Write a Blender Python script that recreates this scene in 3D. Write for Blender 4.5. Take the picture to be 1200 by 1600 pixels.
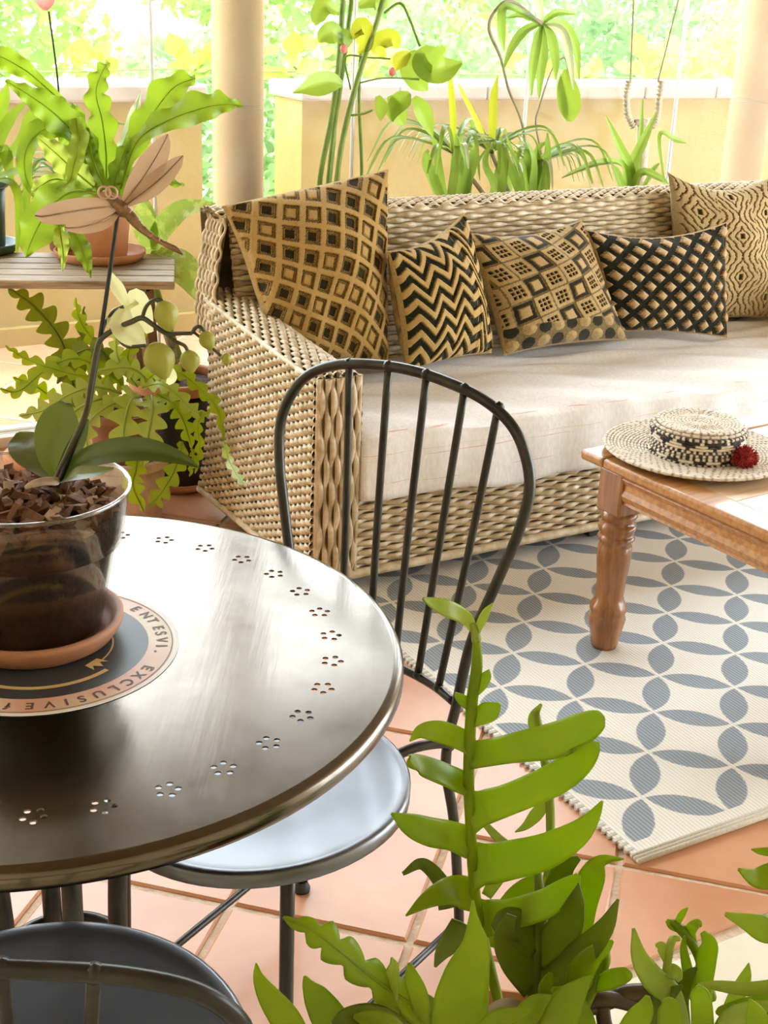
import bpy, bmesh, math, random
import numpy as np
from mathutils import Vector, Matrix
random.seed(7); rng = np.random.default_rng(7)
scn = bpy.context.scene
for o in list(bpy.data.objects): bpy.data.objects.remove(o)
COL = scn.collection
# ------------------------------------------------------------------ camera
F = 2040.317; PITCH = math.radians(22.003); ROLL = math.radians(2.3556); CH = 1.45
fw = np.array([0, math.cos(PITCH), -math.sin(PITCH)]); up0 = np.array([0, math.sin(PITCH), math.cos(PITCH)]); rt0 = np.array([1., 0, 0])
rt = math.cos(ROLL)*rt0 + math.sin(ROLL)*up0; up = -math.sin(ROLL)*rt0 + math.cos(ROLL)*up0
cd = bpy.data.cameras.new('camera'); cam = bpy.data.objects.new('camera', cd); COL.objects.link(cam)
cd.sensor_fit = 'VERTICAL'; cd.sensor_height = 24; cd.sensor_width = 18; cd.lens = 24*F/1600
cd.clip_start = .02; cd.clip_end = 200
cam.matrix_world = Matrix(((rt[0], up[0], -fw[0], 0), (rt[1], up[1], -fw[1], 0), (rt[2], up[2], -fw[2], CH), (0, 0, 0, 1)))
scn.camera = cam
# ------------------------------------------------------------------ light
world = bpy.data.worlds.new('world'); scn.world = world; world.use_nodes = True
wb = world.node_tree.nodes['Background']; wb.inputs[0].default_value = (.84, .93, 1.0, 1); wb.inputs[1].default_value = 7.4
sd = bpy.data.lights.new('sun', 'SUN'); sd.energy = 5; sd.angle = math.radians(3); sd.color = (1, .94, .8)
sun = bpy.data.objects.new('sun', sd); COL.objects.link(sun)
vs = scn.view_settings; vs.view_transform = 'Standard'; vs.look = 'None'; vs.gamma = 1; vs.use_curve_mapping = False; vs.exposure = 0.48
scn.cycles.max_bounces = 8; scn.cycles.transparent_max_bounces = 16; scn.cycles.caustics_reflective = False; scn.cycles.caustics_refractive = False
scn.cycles.sample_clamp_indirect = 8
# ------------------------------------------------------------------ the place's own axes: sofa, rug and garden wall run at 30 degrees
ANG = math.radians(30.2)
U = np.array([math.cos(ANG), math.sin(ANG), 0]); W = np.array([-math.sin(ANG), math.cos(ANG), 0])
O = np.array([-.169, 2.970, 0.])
sun_dir = (-.55*U - .80*W); sun_dir = sun_dir/np.linalg.norm(sun_dir)*math.cos(math.radians(52)) + np.array([0, 0, math.sin(math.radians(52))])
sun.rotation_euler = Vector(sun_dir).to_track_quat('Z', 'Y').to_euler(); sun.location = (0, 6, 6)
CAM = np.array([0, 0, CH])
def ray(u, v): return fw + rt*(u-600)/F - up*(v-800)/F
def at_y(u, v, y): d = ray(u, v); return CAM + d*(y/d[1])           # point seen at u,v standing y metres into the room
def at_z(u, v, z): d = ray(u, v); return CAM + d*((z-CH)/d[2])
def at_w(u, v, w): d = ray(u, v); return CAM + d*(((O+w*W-CAM)@W)/(d@W))   # on a plane parallel to the garden wall
def S(u, w, z): return O + u*U + w*W + np.array([0, 0, z])
def n_(v): v = np.asarray(v, float); l = np.linalg.norm(v); return v/l if l > 1e-9 else v
# ------------------------------------------------------------------ materials
def mat(name, col, rough=.6, metal=0., col2=None, nscale=8., stretch=None, bump=0., bscale=40., transl=0., tcol=None, spec=.5, coat=0., detail=4., ramp=(.35, .65), alpha=1.):
    m = bpy.data.materials.new(name); m.use_nodes = True; nt = m.node_tree; N = nt.nodes; L = nt.links
    b = N['Principled BSDF']; out = N['Material Output']
    b.inputs['Roughness'].default_value = rough; b.inputs['Metallic'].default_value = metal
    b.inputs['Specular IOR Level'].default_value = spec; b.inputs['Coat Weight'].default_value = coat
    b.inputs['Base Color'].default_value = (*col, 1)
    src = None
    tc = N.new('ShaderNodeTexCoord'); mp = N.new('ShaderNodeMapping'); L.new(tc.outputs['Object'], mp.inputs[0])
    if stretch: mp.inputs['Scale'].default_value = stretch
    if col2 is not None:
        nz = N.new('ShaderNodeTexNoise'); nz.inputs['Scale'].default_value = nscale; nz.inputs['Detail'].default_value = detail
        L.new(mp.outputs[0], nz.inputs['Vector'])
        cr = N.new('ShaderNodeValToRGB'); cr.color_ramp.elements[0].position = ramp[0]; cr.color_ramp.elements[1].position = ramp[1]
        cr.color_ramp.elements[0].color = (*col, 1); cr.color_ramp.elements[1].color = (*col2, 1)
        L.new(nz.outputs['Fac'], cr.inputs[0]); L.new(cr.outputs[0], b.inputs['Base Color']); src = cr.outputs[0]
    if bump:
        n2 = N.new('ShaderNodeTexNoise'); n2.inputs['Scale'].default_value = bscale; n2.inputs['Detail'].default_value = 3
        L.new(mp.outputs[0], n2.inputs['Vector'])
        bp = N.new('ShaderNodeBump'); bp.inputs['Strength'].default_value = bump; bp.inputs['Distance'].default_value = .01
        L.new(n2.outputs['Fac'], bp.inputs['Height']); L.new(bp.outputs[0], b.inputs['Normal'])
    if transl:
        t = N.new('ShaderNodeBsdfTranslucent'); mx = N.new('ShaderNodeMixShader'); mx.inputs[0].default_value = transl
        t.inputs[0].default_value = (*(tcol or col), 1)
        L.new(b.outputs[0], mx.inputs[1]); L.new(t.outputs[0], mx.inputs[2]); L.new(mx.outputs[0], out.inputs[0])
    return m
def leafmat(name, a, b, t, f=.45, rough=.35): return mat(name, a, rough, col2=b, nscale=14, transl=f, tcol=t, spec=.5, bump=.15, bscale=30)
M = {}
M['fern'] = leafmat('fern_leaf', (.10, .195, .012), (.19, .30, .02), (.38, .52, .025))
M['fern_pale'] = leafmat('fern_pale_leaf', (.28, .40, .04), (.40, .50, .07), (.65, .75, .10))
M['cactus'] = leafmat('flat_cactus', (.19, .28, .003), (.31, .40, .005), (.48, .62, .004), .48, .38)
M['cactus_dark'] = leafmat('flat_cactus_old', (.10, .14, .004), (.18, .23, .005), (.30, .38, .006), .35, .4)
M['cactus_young'] = leafmat('flat_cactus_young', (.27, .36, .045), (.42, .50, .09), (.55, .65, .09), .42, .28)
M['orchid_leaf'] = leafmat('orchid_leaf', (.030, .045, .006), (.055, .072, .009), (.13, .18, .015), .15, .3)
M['orchid_leaf_light'] = leafmat('orchid_leaf_light', (.075, .095, .015), (.11, .13, .02), (.2, .25, .03), .2, .35)
M['bud'] = mat('orchid_bud', (.28, .29, .03), .45, col2=(.44, .43, .08), nscale=10, stretch=(1, 1, .3), transl=.2, tcol=(.7, .7, .15))
M['petal'] = mat('orchid_petal', (.78, .76, .38), .45, col2=(.86, .86, .55), nscale=12, transl=.4, tcol=(.9, .9, .5))
M['orchid_stem'] = mat('orchid_stem', (.035, .033, .012), .4, col2=(.075, .07, .03), nscale=20)
M['grass'] = leafmat('grass_blade', (.13, .25, .03), (.23, .35, .06), (.36, .50, .07), .42)
M['pale_blade'] = leafmat('pale_blade', (.45, .50, .27), (.58, .61, .42), (.6, .65, .35), .35)
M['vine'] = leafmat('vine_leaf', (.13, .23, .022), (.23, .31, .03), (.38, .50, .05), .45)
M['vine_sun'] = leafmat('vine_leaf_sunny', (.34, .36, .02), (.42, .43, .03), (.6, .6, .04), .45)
M['cane'] = mat('green_cane', (.16, .26, .03), .45, col2=(.26, .36, .06), nscale=18, transl=.15, tcol=(.3, .5, .05))
M['diefen'] = mat('variegated_leaf', (.20, .36, .04), .35, col2=(.62, .70, .30), nscale=30, transl=.4, tcol=(.5, .65, .1), ramp=(.48, .58))
M['twig'] = mat('twig', (.30, .25, .16), .7, col2=(.42, .36, .25), nscale=30)
M['terracotta'] = mat('terracotta', (.52, .21, .09), .75, col2=(.62, .30, .15), nscale=9, bump=.15, bscale=60)
M['terracotta_dark'] = mat('terracotta_dark', (.24, .10, .05), .7, col2=(.32, .14, .07), nscale=9, bump=.15, bscale=60)
M['terracotta_pale'] = mat('limewashed_terracotta', (.62, .44, .33), .85, col2=(.42, .24, .16), nscale=11, bump=.2, bscale=50, ramp=(.5, .75))
M['black_pot'] = mat('black_plastic', (.012, .012, .011), .35, col2=(.03, .03, .026), nscale=6)
M['green_pot'] = mat('green_plastic', (.03, .075, .04), .45, col2=(.045, .10, .055), nscale=6)
M['soil'] = mat('soil', (.035, .02, .012), .95, col2=(.10, .06, .035), nscale=40, bump=.6, bscale=80)
M['bark'] = mat('bark_chip', (.085, .034, .018), .85, col2=(.25, .115, .062), nscale=25, bump=.3, bscale=90)
M['bark_pale'] = mat('bark_chip_pale', (.38, .26, .19), .85, col2=(.55, .42, .33), nscale=25, bump=.3, bscale=90)
M['wicker'] = mat('wicker_strand', (.42, .31, .165), .45, col2=(.70, .58, .395), nscale=55, stretch=(.5, .5, .5), spec=.6)
M['wicker_core'] = mat('wicker_core', (.17, .12, .06), .8, col2=(.27, .20, .105), nscale=20)
M['black_foot'] = mat('black_foot', (.02, .02, .02), .5, col2=(.03, .03, .03))
M['chair'] = mat('dark_metal', (.030, .028, .024), .32, .5, col2=(.05, .047, .04), nscale=18, bump=.03, bscale=120)
M['seat'] = mat('dark_seat_metal', (.16, .165, .175), .33, .9, col2=(.20, .205, .215), nscale=7)
M['stand_wood'] = mat('weathered_wood', (.22, .14, .075), .6, col2=(.46, .35, .23), nscale=9, stretch=(1, 14, 14), bump=.2, bscale=20)
M['leg_wood'] = mat('stand_leg_wood', (.20, .10, .045), .6, col2=(.30, .17, .08), nscale=9, stretch=(8, 8, 1))
M['pine'] = mat('varnished_pine', (.36, .155, .045), .32, col2=(.52, .26, .09), nscale=5, stretch=(1.2, 16, 16), coat=.3, bump=.03, bscale=30)
M['pine_leg'] = mat('turned_pine', (.22, .082, .022), .26, col2=(.36, .155, .048), nscale=6, stretch=(12, 12, 1.2), coat=.4)
M['pine_pale'] = mat('tabletop_pine', (.58, .38, .21), .38, col2=(.72, .52, .34), nscale=5, stretch=(1.2, 16, 16), coat=.2)
M['cream_paint'] = mat('cream_render', (.33, .245, .062), .9, col2=(.38, .285, .078), nscale=3, bump=.25, bscale=25)
M['column_paint'] = mat('column_render', (.42, .275, .11), .9, col2=(.47, .315, .135), nscale=3, bump=.2, bscale=25)
M['coping'] = mat('stone_coping', (.36, .30, .23), .9, col2=(.46, .40, .32), nscale=9, bump=.3, bscale=30)
M['white_metal'] = mat('white_metal', (.72, .70, .64), .4, col2=(.78, .76, .70), nscale=4)
M['grout'] = mat('grout', (.60, .45, .32), .95, col2=(.72, .58, .44), nscale=40, bump=.4, bscale=120)
M['tile'] = mat('terracotta_tile', (.54, .25, .13), .30, col2=(.64, .33, .19), nscale=4, bump=.05, bscale=30, spec=.6)
M['cream_tile'] = mat('cream_tile', (.76, .70, .52), .4, col2=(.82, .77, .62), nscale=5, bump=.05, bscale=30)
M['ceiling'] = mat('ceiling_boards', (.24, .16, .09), .8, col2=(.32, .22, .13), nscale=3, stretch=(1, 12, 1))
M['unseen_wall'] = mat('added_wall_paint', (.74, .62, .44), .9, col2=(.78, .67, .5), nscale=3)  # paint of the added walls out of view
M['foliage'] = leafmat('garden_foliage', (.11, .21, .04), (.24, .35, .08), (.45, .62, .12), .5, .5)
M['foliage2'] = leafmat('garden_foliage_yellow', (.30, .38, .05), (.46, .50, .10), (.7, .75, .15), .5, .5)
M['foliage3'] = leafmat('garden_foliage_cool', (.12, .24, .09), (.22, .35, .14), (.34, .52, .18), .5, .5)
M['trunk'] = mat('pale_trunk', (.55, .50, .42), .9, col2=(.7, .66, .58), nscale=12, bump=.4, bscale=20)
M['lawn'] = mat('garden_ground', (.20, .30, .07), .95, col2=(.42, .42, .16), nscale=3, bump=.5, bscale=30)
M['rope'] = mat('rope', (.60, .50, .36), .9, col2=(.72, .64, .5), nscale=60, bump=.3, bscale=150)
M['cord'] = mat('green_cord', (.30, .30, .14), .8, col2=(.4, .38, .2), nscale=30)
M['wing'] = mat('dragonfly_wing', (.66, .44, .28), .42, .2, col2=(.76, .56, .40), nscale=14, bump=.1, bscale=60, transl=.2, tcol=(.8, .6, .42))
M['dragon'] = mat('dragonfly_bronze', (.20, .11, .05), .38, .7, col2=(.34, .21, .12), nscale=30, bump=.3, bscale=90)
M['rod'] = mat('black_rod', (.012, .012, .010), .4, .3, col2=(.025, .024, .02))
M['pompom'] = mat('red_wool', (.30, .015, .025), .95, col2=(.46, .05, .04), nscale=40)
M['pink'] = mat('pink_petal', (.78, .30, .28), .5, col2=(.85, .45, .38), nscale=20, transl=.4, tcol=(.9, .4, .35))
M['rattan'] = mat('dark_rattan', (.05, .030, .018), .5, col2=(.10, .06, .035), nscale=30)
M['gold'] = mat('gold_print', (.62, .42, .18), .5, col2=(.68, .48, .22)); M['ink'] = mat('brown_print', (.10, .055, .04), .6, col2=(.14, .08, .06))
M['navy'] = mat('navy_print', (.03, .035, .042), .45, col2=(.045, .05, .058)); M['white_print'] = mat('white_print', (.75, .72, .66), .5, col2=(.8, .76, .7))
M['cushion'] = None
def nodes_of(m): return m.node_tree.nodes, m.node_tree.links
def math_node(N, L, op, a, b=None, c=None):
    n = N.new('ShaderNodeMath'); n.operation = op
    for i, x in enumerate((a, b, c)):
        if x is None: continue
        if isinstance(x, (int, float)): n.inputs[i].default_value = x
        else: L.new(x, n.inputs[i])
    return n.outputs[0]
# clear glass of the folding panes, a little dusty; the pale veil also stands in for glare haze
def glass_mat():
    m = bpy.data.materials.new('pane_glass'); m.use_nodes = True; N, L = nodes_of(m); N.remove(N['Principled BSDF'])
    t = N.new('ShaderNodeBsdfTransparent'); g = N.new('ShaderNodeBsdfGlossy'); g.inputs['Roughness'].default_value = .02
    fr = N.new('ShaderNodeFresnel'); fr.inputs[0].default_value = 1.14
    d = N.new('ShaderNodeBsdfTranslucent'); d.inputs[0].default_value = (.95, .95, .9, 1)
    nz = N.new('ShaderNodeTexNoise'); nz.inputs['Scale'].default_value = 6; tc = N.new('ShaderNodeTexCoord'); L.new(tc.outputs['Object'], nz.inputs[0])
    f = math_node(N, L, 'MULTIPLY', nz.outputs['Fac'], .035)
    m1 = N.new('ShaderNodeMixShader'); L.new(f, m1.inputs[0]); L.new(t.outputs[0], m1.inputs[1]); L.new(d.outputs[0], m1.inputs[2])
    m2 = N.new('ShaderNodeMixShader'); L.new(fr.outputs[0], m2.inputs[0]); L.new(m1.outputs[0], m2.inputs[1]); L.new(g.outputs[0], m2.inputs[2])
    L.new(m2.outputs[0], N['Material Output'].inputs[0]); return m
M['glass'] = glass_mat()
def plastic_mat():
    m = bpy.data.materials.new('clear_plastic'); m.use_nodes = True; N, L = nodes_of(m); N.remove(N['Principled BSDF'])
    t = N.new('ShaderNodeBsdfTransparent'); t.inputs[0].default_value = (.9, .88, .84, 1); g = N.new('ShaderNodeBsdfGlossy'); g.inputs['Roughness'].default_value = .12
    lw = N.new('ShaderNodeLayerWeight'); lw.inputs[0].default_value = .25
    nz = N.new('ShaderNodeTexNoise'); nz.inputs['Scale'].default_value = 20
    f = math_node(N, L, 'ADD', math_node(N, L, 'MULTIPLY', lw.outputs['Facing'], .5), .06)
    m2 = N.new('ShaderNodeMixShader'); L.new(f, m2.inputs[0]); L.new(t.outputs[0], m2.inputs[1]); L.new(g.outputs[0], m2.inputs[2])
    L.new(m2.outputs[0], N['Material Output'].inputs[0]); return m
M['plastic'] = plastic_mat()
# brushed, scratched dark steel of the tabletop
def top_mat():
    m = mat('tabletop_steel', (.125, .104, .080), .30, 1., col2=(.18, .155, .128), nscale=5, spec=.6, ramp=(.3, .75)); N, L = nodes_of(m); b = N['Principled BSDF']
    tc = N.new('ShaderNodeTexCoord'); n1 = N.new('ShaderNodeTexNoise'); n1.inputs['Scale'].default_value = 9; n1.inputs['Detail'].default_value = 8; n1.inputs['Roughness'].default_value = .7
    L.new(tc.outputs['Object'], n1.inputs[0])
    r = N.new('ShaderNodeMapRange'); r.inputs[1].default_value = .3; r.inputs[2].default_value = .75; r.inputs[3].default_value = .15; r.inputs[4].default_value = .27
    L.new(n1.outputs['Fac'], r.inputs[0]); L.new(r.outputs[0], b.inputs['Roughness'])
    v = N.new('ShaderNodeTexNoise'); v.inputs['Scale'].default_value = 120; v.inputs['Detail'].default_value = 2
    mp = N.new('ShaderNodeMapping'); mp.inputs['Rotation'].default_value = (0, 0, .6); mp.inputs['Scale'].default_value = (1, .06, 1); L.new(tc.outputs['Object'], mp.inputs[0]); L.new(mp.outputs[0], v.inputs[0])
    bp = N.new('ShaderNodeBump'); bp.inputs['Strength'].default_value = .05; bp.inputs['Distance'].default_value = .002; L.new(v.outputs['Fac'], bp.inputs['Height']); L.new(bp.outputs[0], b.inputs['Normal'])
    return m
M['top'] = top_mat()
def patmat(name, dark, mid, tan, rough=.95):
    m = bpy.data.materials.new(name); m.use_nodes = True; N, L = nodes_of(m); b = N['Principled BSDF']
    a = N.new('ShaderNodeAttribute'); a.attribute_name = 'pat'
    nz = N.new('ShaderNodeTexNoise'); nz.inputs['Scale'].default_value = 160; tc = N.new('ShaderNodeTexCoord'); L.new(tc.outputs['Object'], nz.inputs[0])
    f = math_node(N, L, 'ADD', a.outputs['Fac'], math_node(N, L, 'MULTIPLY', math_node(N, L, 'SUBTRACT', nz.outputs['Fac'], .5), .5))
    cr = N.new('ShaderNodeValToRGB'); e = cr.color_ramp.elements; e[0].position = .08; e[0].color = (*dark, 1); e[1].position = .92; e[1].color = (*tan, 1)
    q = e.new(.5); q.color = (*mid, 1)
    L.new(f, cr.inputs[0]); L.new(cr.outputs[0], b.inputs['Base Color']); b.inputs['Roughness'].default_value = rough
    b.inputs['Sheen Weight'].default_value = .15; b.inputs['Specular IOR Level'].default_value = .1
    bp = N.new('ShaderNodeBump'); bp.inputs['Strength'].default_value = .25; bp.inputs['Distance'].default_value = .004; L.new(nz.outputs['Fac'], bp.inputs['Height']); L.new(bp.outputs[0], b.inputs['Normal'])
    return m
# ------------------------------------------------------------------ scene helpers
def basis(o):
    m = o.matrix_basis.copy()
    while o.parent: o = o.parent; m = o.matrix_basis @ m
    return m
def tag(o, label=None, cat=None, group=None, kind=None):
    if label: o['label'] = label
    if cat: o['category'] = cat
    if group: o['group'] = group
    if kind: o['kind'] = kind
    return o
def empty(name, loc, rz=0, label=None, cat=None, group=None, kind=None, parent=None):
    o = bpy.data.objects.new(name, None); COL.objects.link(o); o.empty_display_size = .05
    o.location = loc; o.rotation_euler = (0, 0, rz); o.parent = parent
    return tag(o, label, cat, group, kind)
def mesh_of(name, V, Fc, m, smooth=True):
    me = bpy.data.meshes.new(name); me.from_pydata([tuple(map(float, v)) for v in V], [], [tuple(int(i) for i in f) for f in Fc])
    me.materials.append(m); me.validate()
    if smooth: me.polygons.foreach_set('use_smooth', [True]*len(me.polygons))
    me.update(); return me
def obj(name, VF, m, parent=None, smooth=True, world=False, loc=None, recenter=False):
    V, Fc = VF; V = np.asarray(V, float)
    if world and parent is not None:
        I = np.array(basis(parent).inverted()); V = V@I[:3, :3].T + I[:3, 3]
    if recenter:                                                    # a top-level mesh gets its origin at its own base
        c = (V.min(0)+V.max(0))/2; c[2] = V[:, 2].min(); V = V-c; loc = c
    o = bpy.data.objects.new(name, mesh_of(name, V, Fc, m, smooth)); COL.objects.link(o); o.parent = parent
    if loc is not None: o.location = loc
    return o
def fixn(o):
    bm = bmesh.new(); bm.from_mesh(o.data); bmesh.ops.recalc_face_normals(bm, faces=bm.faces); bm.to_mesh(o.data); bm.free(); return o
def bevel(o, w, seg=2):
    md = o.modifiers.new('bevel', 'BEVEL'); md.width = w; md.segments = seg; md.limit_method = 'ANGLE'; md.harden_normals = False; return o
def join(*parts):
    V = []; Fc = []; k = 0
    for v, f in parts:
        v = np.asarray(v, float); V.append(v); Fc += [tuple(i+k for i in q) for q in f]; k += len(v)
    return np.vstack(V), Fc
def box(x0, x1, y0, y1, z0, z1):
    V = [(x0, y0, z0), (x1, y0, z0), (x1, y1, z0), (x0, y1, z0), (x0, y0, z1), (x1, y0, z1), (x1, y1, z1), (x0, y1, z1)]
    return np.array(V, float), [(0, 3, 2, 1), (4, 5, 6, 7), (0, 1, 5, 4), (1, 2, 6, 5), (2, 3, 7, 6), (3, 0, 4, 7)]
def spline(P, n):
    P = np.asarray(P, float)
    if len(P) == 2: t = np.linspace(0, 1, n)[:, None]; return P[0]*(1-t)+P[1]*t
    Q = np.vstack([2*P[0]-P[1], P, 2*P[-1]-P[-2]]); k = len(P)-1; out = []
    for x in np.linspace(0, k, n):
        i = min(int(x), k-1); t = x-i; a, b, c, d = Q[i:i+4]
        out.append(.5*((2*b)+(-a+c)*t+(2*a-5*b+4*c-d)*t*t+(-a+3*b-3*c+d)*t**3))
    return np.array(out)
def frames(P):
    T = np.gradient(P, axis=0); T /= np.linalg.norm(T, axis=1)[:, None]+1e-12
    a = np.array([0, 0, 1.]) if abs(T[0][2]) < .9 else np.array([1., 0, 0])
    N_ = []; nrm = n_(np.cross(np.cross(T[0], a), T[0]))
    for t in T: nrm = n_(nrm-(nrm@t)*t); N_.append(nrm)
    N_ = np.array(N_); return T, N_, np.cross(T, N_)
def tube(P, r, k=8, n=None, cap=True, closed=False):
    P = np.asarray(P, float)
    if n: 
        if np.ndim(r): r = np.interp(np.linspace(0, 1, n), np.linspace(0, 1, len(r)), r)
        P = spline(P, n)
    m = len(P); r = np.full(m, r) if np.ndim(r) == 0 else np.asarray(r)
    if closed:
        T = np.roll(P, -1, 0)-np.roll(P, 1, 0); T /= np.linalg.norm(T, axis=1)[:, None]
        _, A, B = frames(P); A = A-(A*T).sum(1)[:, None]*T
        A /= np.linalg.norm(A, axis=1)[:, None]; B = np.cross(T, A)
    else: T, A, B = frames(P)
    th = np.linspace(0, 2*np.pi, k, endpoint=False)
    V = (P[:, None]+r[:, None, None]*(np.cos(th)[None, :, None]*A[:, None]+np.sin(th)[None, :, None]*B[:, None])).reshape(-1, 3)
    Fc = []
    for i in range(m if closed else m-1):
        j = (i+1) % m
        for q in range(k): Fc.append((i*k+q, i*k+(q+1) % k, j*k+(q+1) % k, j*k+q))
    if cap and not closed: Fc += [tuple(range(k))[::-1], tuple((m-1)*k+q for q in range(k))]
    return V, Fc
def lathe(prof, k=32, c=(0, 0, 0), closed=False):
    prof = np.asarray(prof, float); m = len(prof); th = np.linspace(0, 2*np.pi, k, endpoint=False)
    V = np.stack([prof[:, 0][:, None]*np.cos(th), prof[:, 0][:, None]*np.sin(th), np.repeat(prof[:, 1][:, None], k, 1)], -1).reshape(-1, 3)+np.array(c)
    Fc = [(i*k+q, i*k+(q+1) % k, ((i+1) % m)*k+(q+1) % k, ((i+1) % m)*k+q) for i in range(m if closed else m-1) for q in range(k)]
    return V, Fc
def disc(r, z, k=32, c=(0, 0)):
    th = np.linspace(0, 2*np.pi, k, endpoint=False)
    return np.c_[c[0]+r*np.cos(th), c[1]+r*np.sin(th), np.full(k, z)], [tuple(range(k))]
def ball(c, rx, ry, rz, k=12, rot=None):
    V = []; Fc = []
    for i in range(k//2+1):
        a = np.pi*i/(k//2)
        for q in range(k): b = 2*np.pi*q/k; V.append((rx*math.sin(a)*math.cos(b), ry*math.sin(a)*math.sin(b), rz*math.cos(a)))
    for i in range(k//2):
        for q in range(k): Fc.append((i*k+q, (i+1)*k+q, (i+1)*k+(q+1) % k, i*k+(q+1) % k))
    V = np.array(V)
    if rot is not None: V = V@np.asarray(rot).T
    return V+np.array(c), Fc
def ribbon(P, wl, wr, nrm, fold=.15, cross=4, curl=0.):
    """a blade along P: wl, wr are the widths to either side (metres), nrm the way its face looks"""
    P = np.asarray(P, float); m = len(P); T = np.gradient(P, axis=0); T /= np.linalg.norm(T, axis=1)[:, None]+1e-12
    nrm = np.asarray(nrm, float)
    if nrm.ndim == 1: nrm = np.repeat(nrm[None], m, 0)
    Sd = np.cross(T, nrm); Sd /= np.linalg.norm(Sd, axis=1)[:, None]+1e-12; Nn = np.cross(Sd, T)
    s = np.linspace(-1, 1, 2*cross+1); V = []
    for i in range(m):
        for q in s:
            w_ = wl[i] if q < 0 else wr[i]
            V.append(P[i]+Sd[i]*q*w_+Nn[i]*(fold*abs(q)*w_ - curl*q*q*w_))
    k = len(s); Fc = [(i*k+j, i*k+j+1, (i+1)*k+j+1, (i+1)*k+j) for i in range(m-1) for j in range(k-1)]
    return np.array(V), Fc
def facing(P): return n_(CAM-np.asarray(P))
def px_blade(spec, place, n=22, wavy=0., freq=7., fold=.15, nbias=(0, 0, .35), curl=0., amp_z=0.):
    """spec = [(px,py,depth,halfwidth_px), ...] -> world blade"""
    spec = np.asarray(spec, float); P3 = np.array([place(a, b, c) for a, b, c, _ in spec])
    dist = np.linalg.norm(P3-CAM, axis=1); hw = spec[:, 3]*dist/F
    P = spline(P3, n); t = np.linspace(0, 1, n); w_ = np.maximum(spline(np.c_[hw, hw, hw], n)[:, 0], .0006)
    ph = rng.uniform(0, 6.28, 2)
    wl = w_*(1+wavy*np.sin(freq*6.28*t+ph[0])); wr = w_*(1+wavy*np.sin(freq*6.28*t+ph[1]))
    nv = n_(facing(P.mean(0))+np.array(nbias)+rng.normal(0, .12, 3))
    V, Fc = ribbon(P, wl, wr, nv, fold, 4, curl)
    if amp_z:
        k = 9; V = V.reshape(n, k, 3); s = np.abs(np.linspace(-1, 1, k))[None, :, None]**2
        V = V + nv*(np.sin(freq*6.28*t+ph[0])[:, None, None]*s*amp_z); V = V.reshape(-1, 3)
    return V, Fc
def zigzag(P3, hw, lobes=6, n_per=9, nv=None, base=.16, fold=.05):
    """one flat fishbone-cactus stem: rounded teeth alternate left and right of a thick midrib"""
    n = lobes*n_per; P = spline(P3, n); t = np.linspace(0, 1, n)
    env = np.clip(np.minimum(t*5+.25, (1-t)*4+.12), 0, 1)*hw
    ph = (t*lobes)
    def tooth(x): f = x % 1.0; return np.where(f < .72, np.sin(np.pi*.5*(f/.72))**.8, np.cos(np.pi*.5*((f-.72)/.28))**1.2)
    wl = env*(base+(1-base)*tooth(ph)); wr = env*(base+(1-base)*tooth(ph+.5))
    if nv is None: nv = n_(facing(P.mean(0))+np.array([0, 0, .3]))
    A = ribbon(P, wl, wr, nv, fold, 2); rr = np.linspace(.10, .05, n)*hw
    return join(A, tube(P, np.maximum(rr, .0008), 5))
def px(spec, place): return np.array([place(*s) for s in spec])
# ================================================================== THE SETTING
def s_obj(name, parts, m, parent=None, smooth=False, kind='structure', label=None):
    """geometry given in the place's own axes (u along the garden wall, w towards it)"""
    V, Fc = parts; o = obj(name, (V, Fc), m, parent, smooth)
    if parent is None: o.location = O; o.rotation_euler = (0, 0, ANG); tag(o, label, kind=kind)
    return o
floor = s_obj('floor', box(-1.9, 5.4, -3.5, 2.98, -.10, -.006), M['grout'])
fI = np.array(basis(floor).inverted())
def clip(poly, nv, d):                                              # keep the side where p.nv <= d
    out = []
    for i in range(len(poly)):
        a, b = poly[i], poly[(i+1) % len(poly)]; da, db = a@nv-d, b@nv-d
        if da <= 0: out.append(a)
        if da*db < 0: out.append(a+(b-a)*(da/(da-db)))
    return out
def tile_mesh(poly, m):
    c = sum(poly)/len(poly); k = len(poly); lo = [np.r_[p, -.018] for p in poly]
    mid = [np.r_[p, -.0035] for p in poly]; top = [np.r_[p+(c-p)/np.linalg.norm(c-p)*.006, 0] for p in poly]
    Fc = [tuple(range(2*k, 3*k))]
    for r in range(2):
        for i in range(k): j = (i+1) % k; Fc.append((r*k+i, r*k+j, (r+1)*k+j, (r+1)*k+i))
    return np.array(lo+mid+top), Fc
ta = math.radians(-13.95); te = np.array([math.cos(ta), math.sin(ta)]); tf = np.array([-te[1], te[0]]); T0 = np.array([-.2329, 1.7918]); TS = .312; GR = .0125
u2, w2, o2 = U[:2], W[:2], O[:2]; full = None
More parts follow.
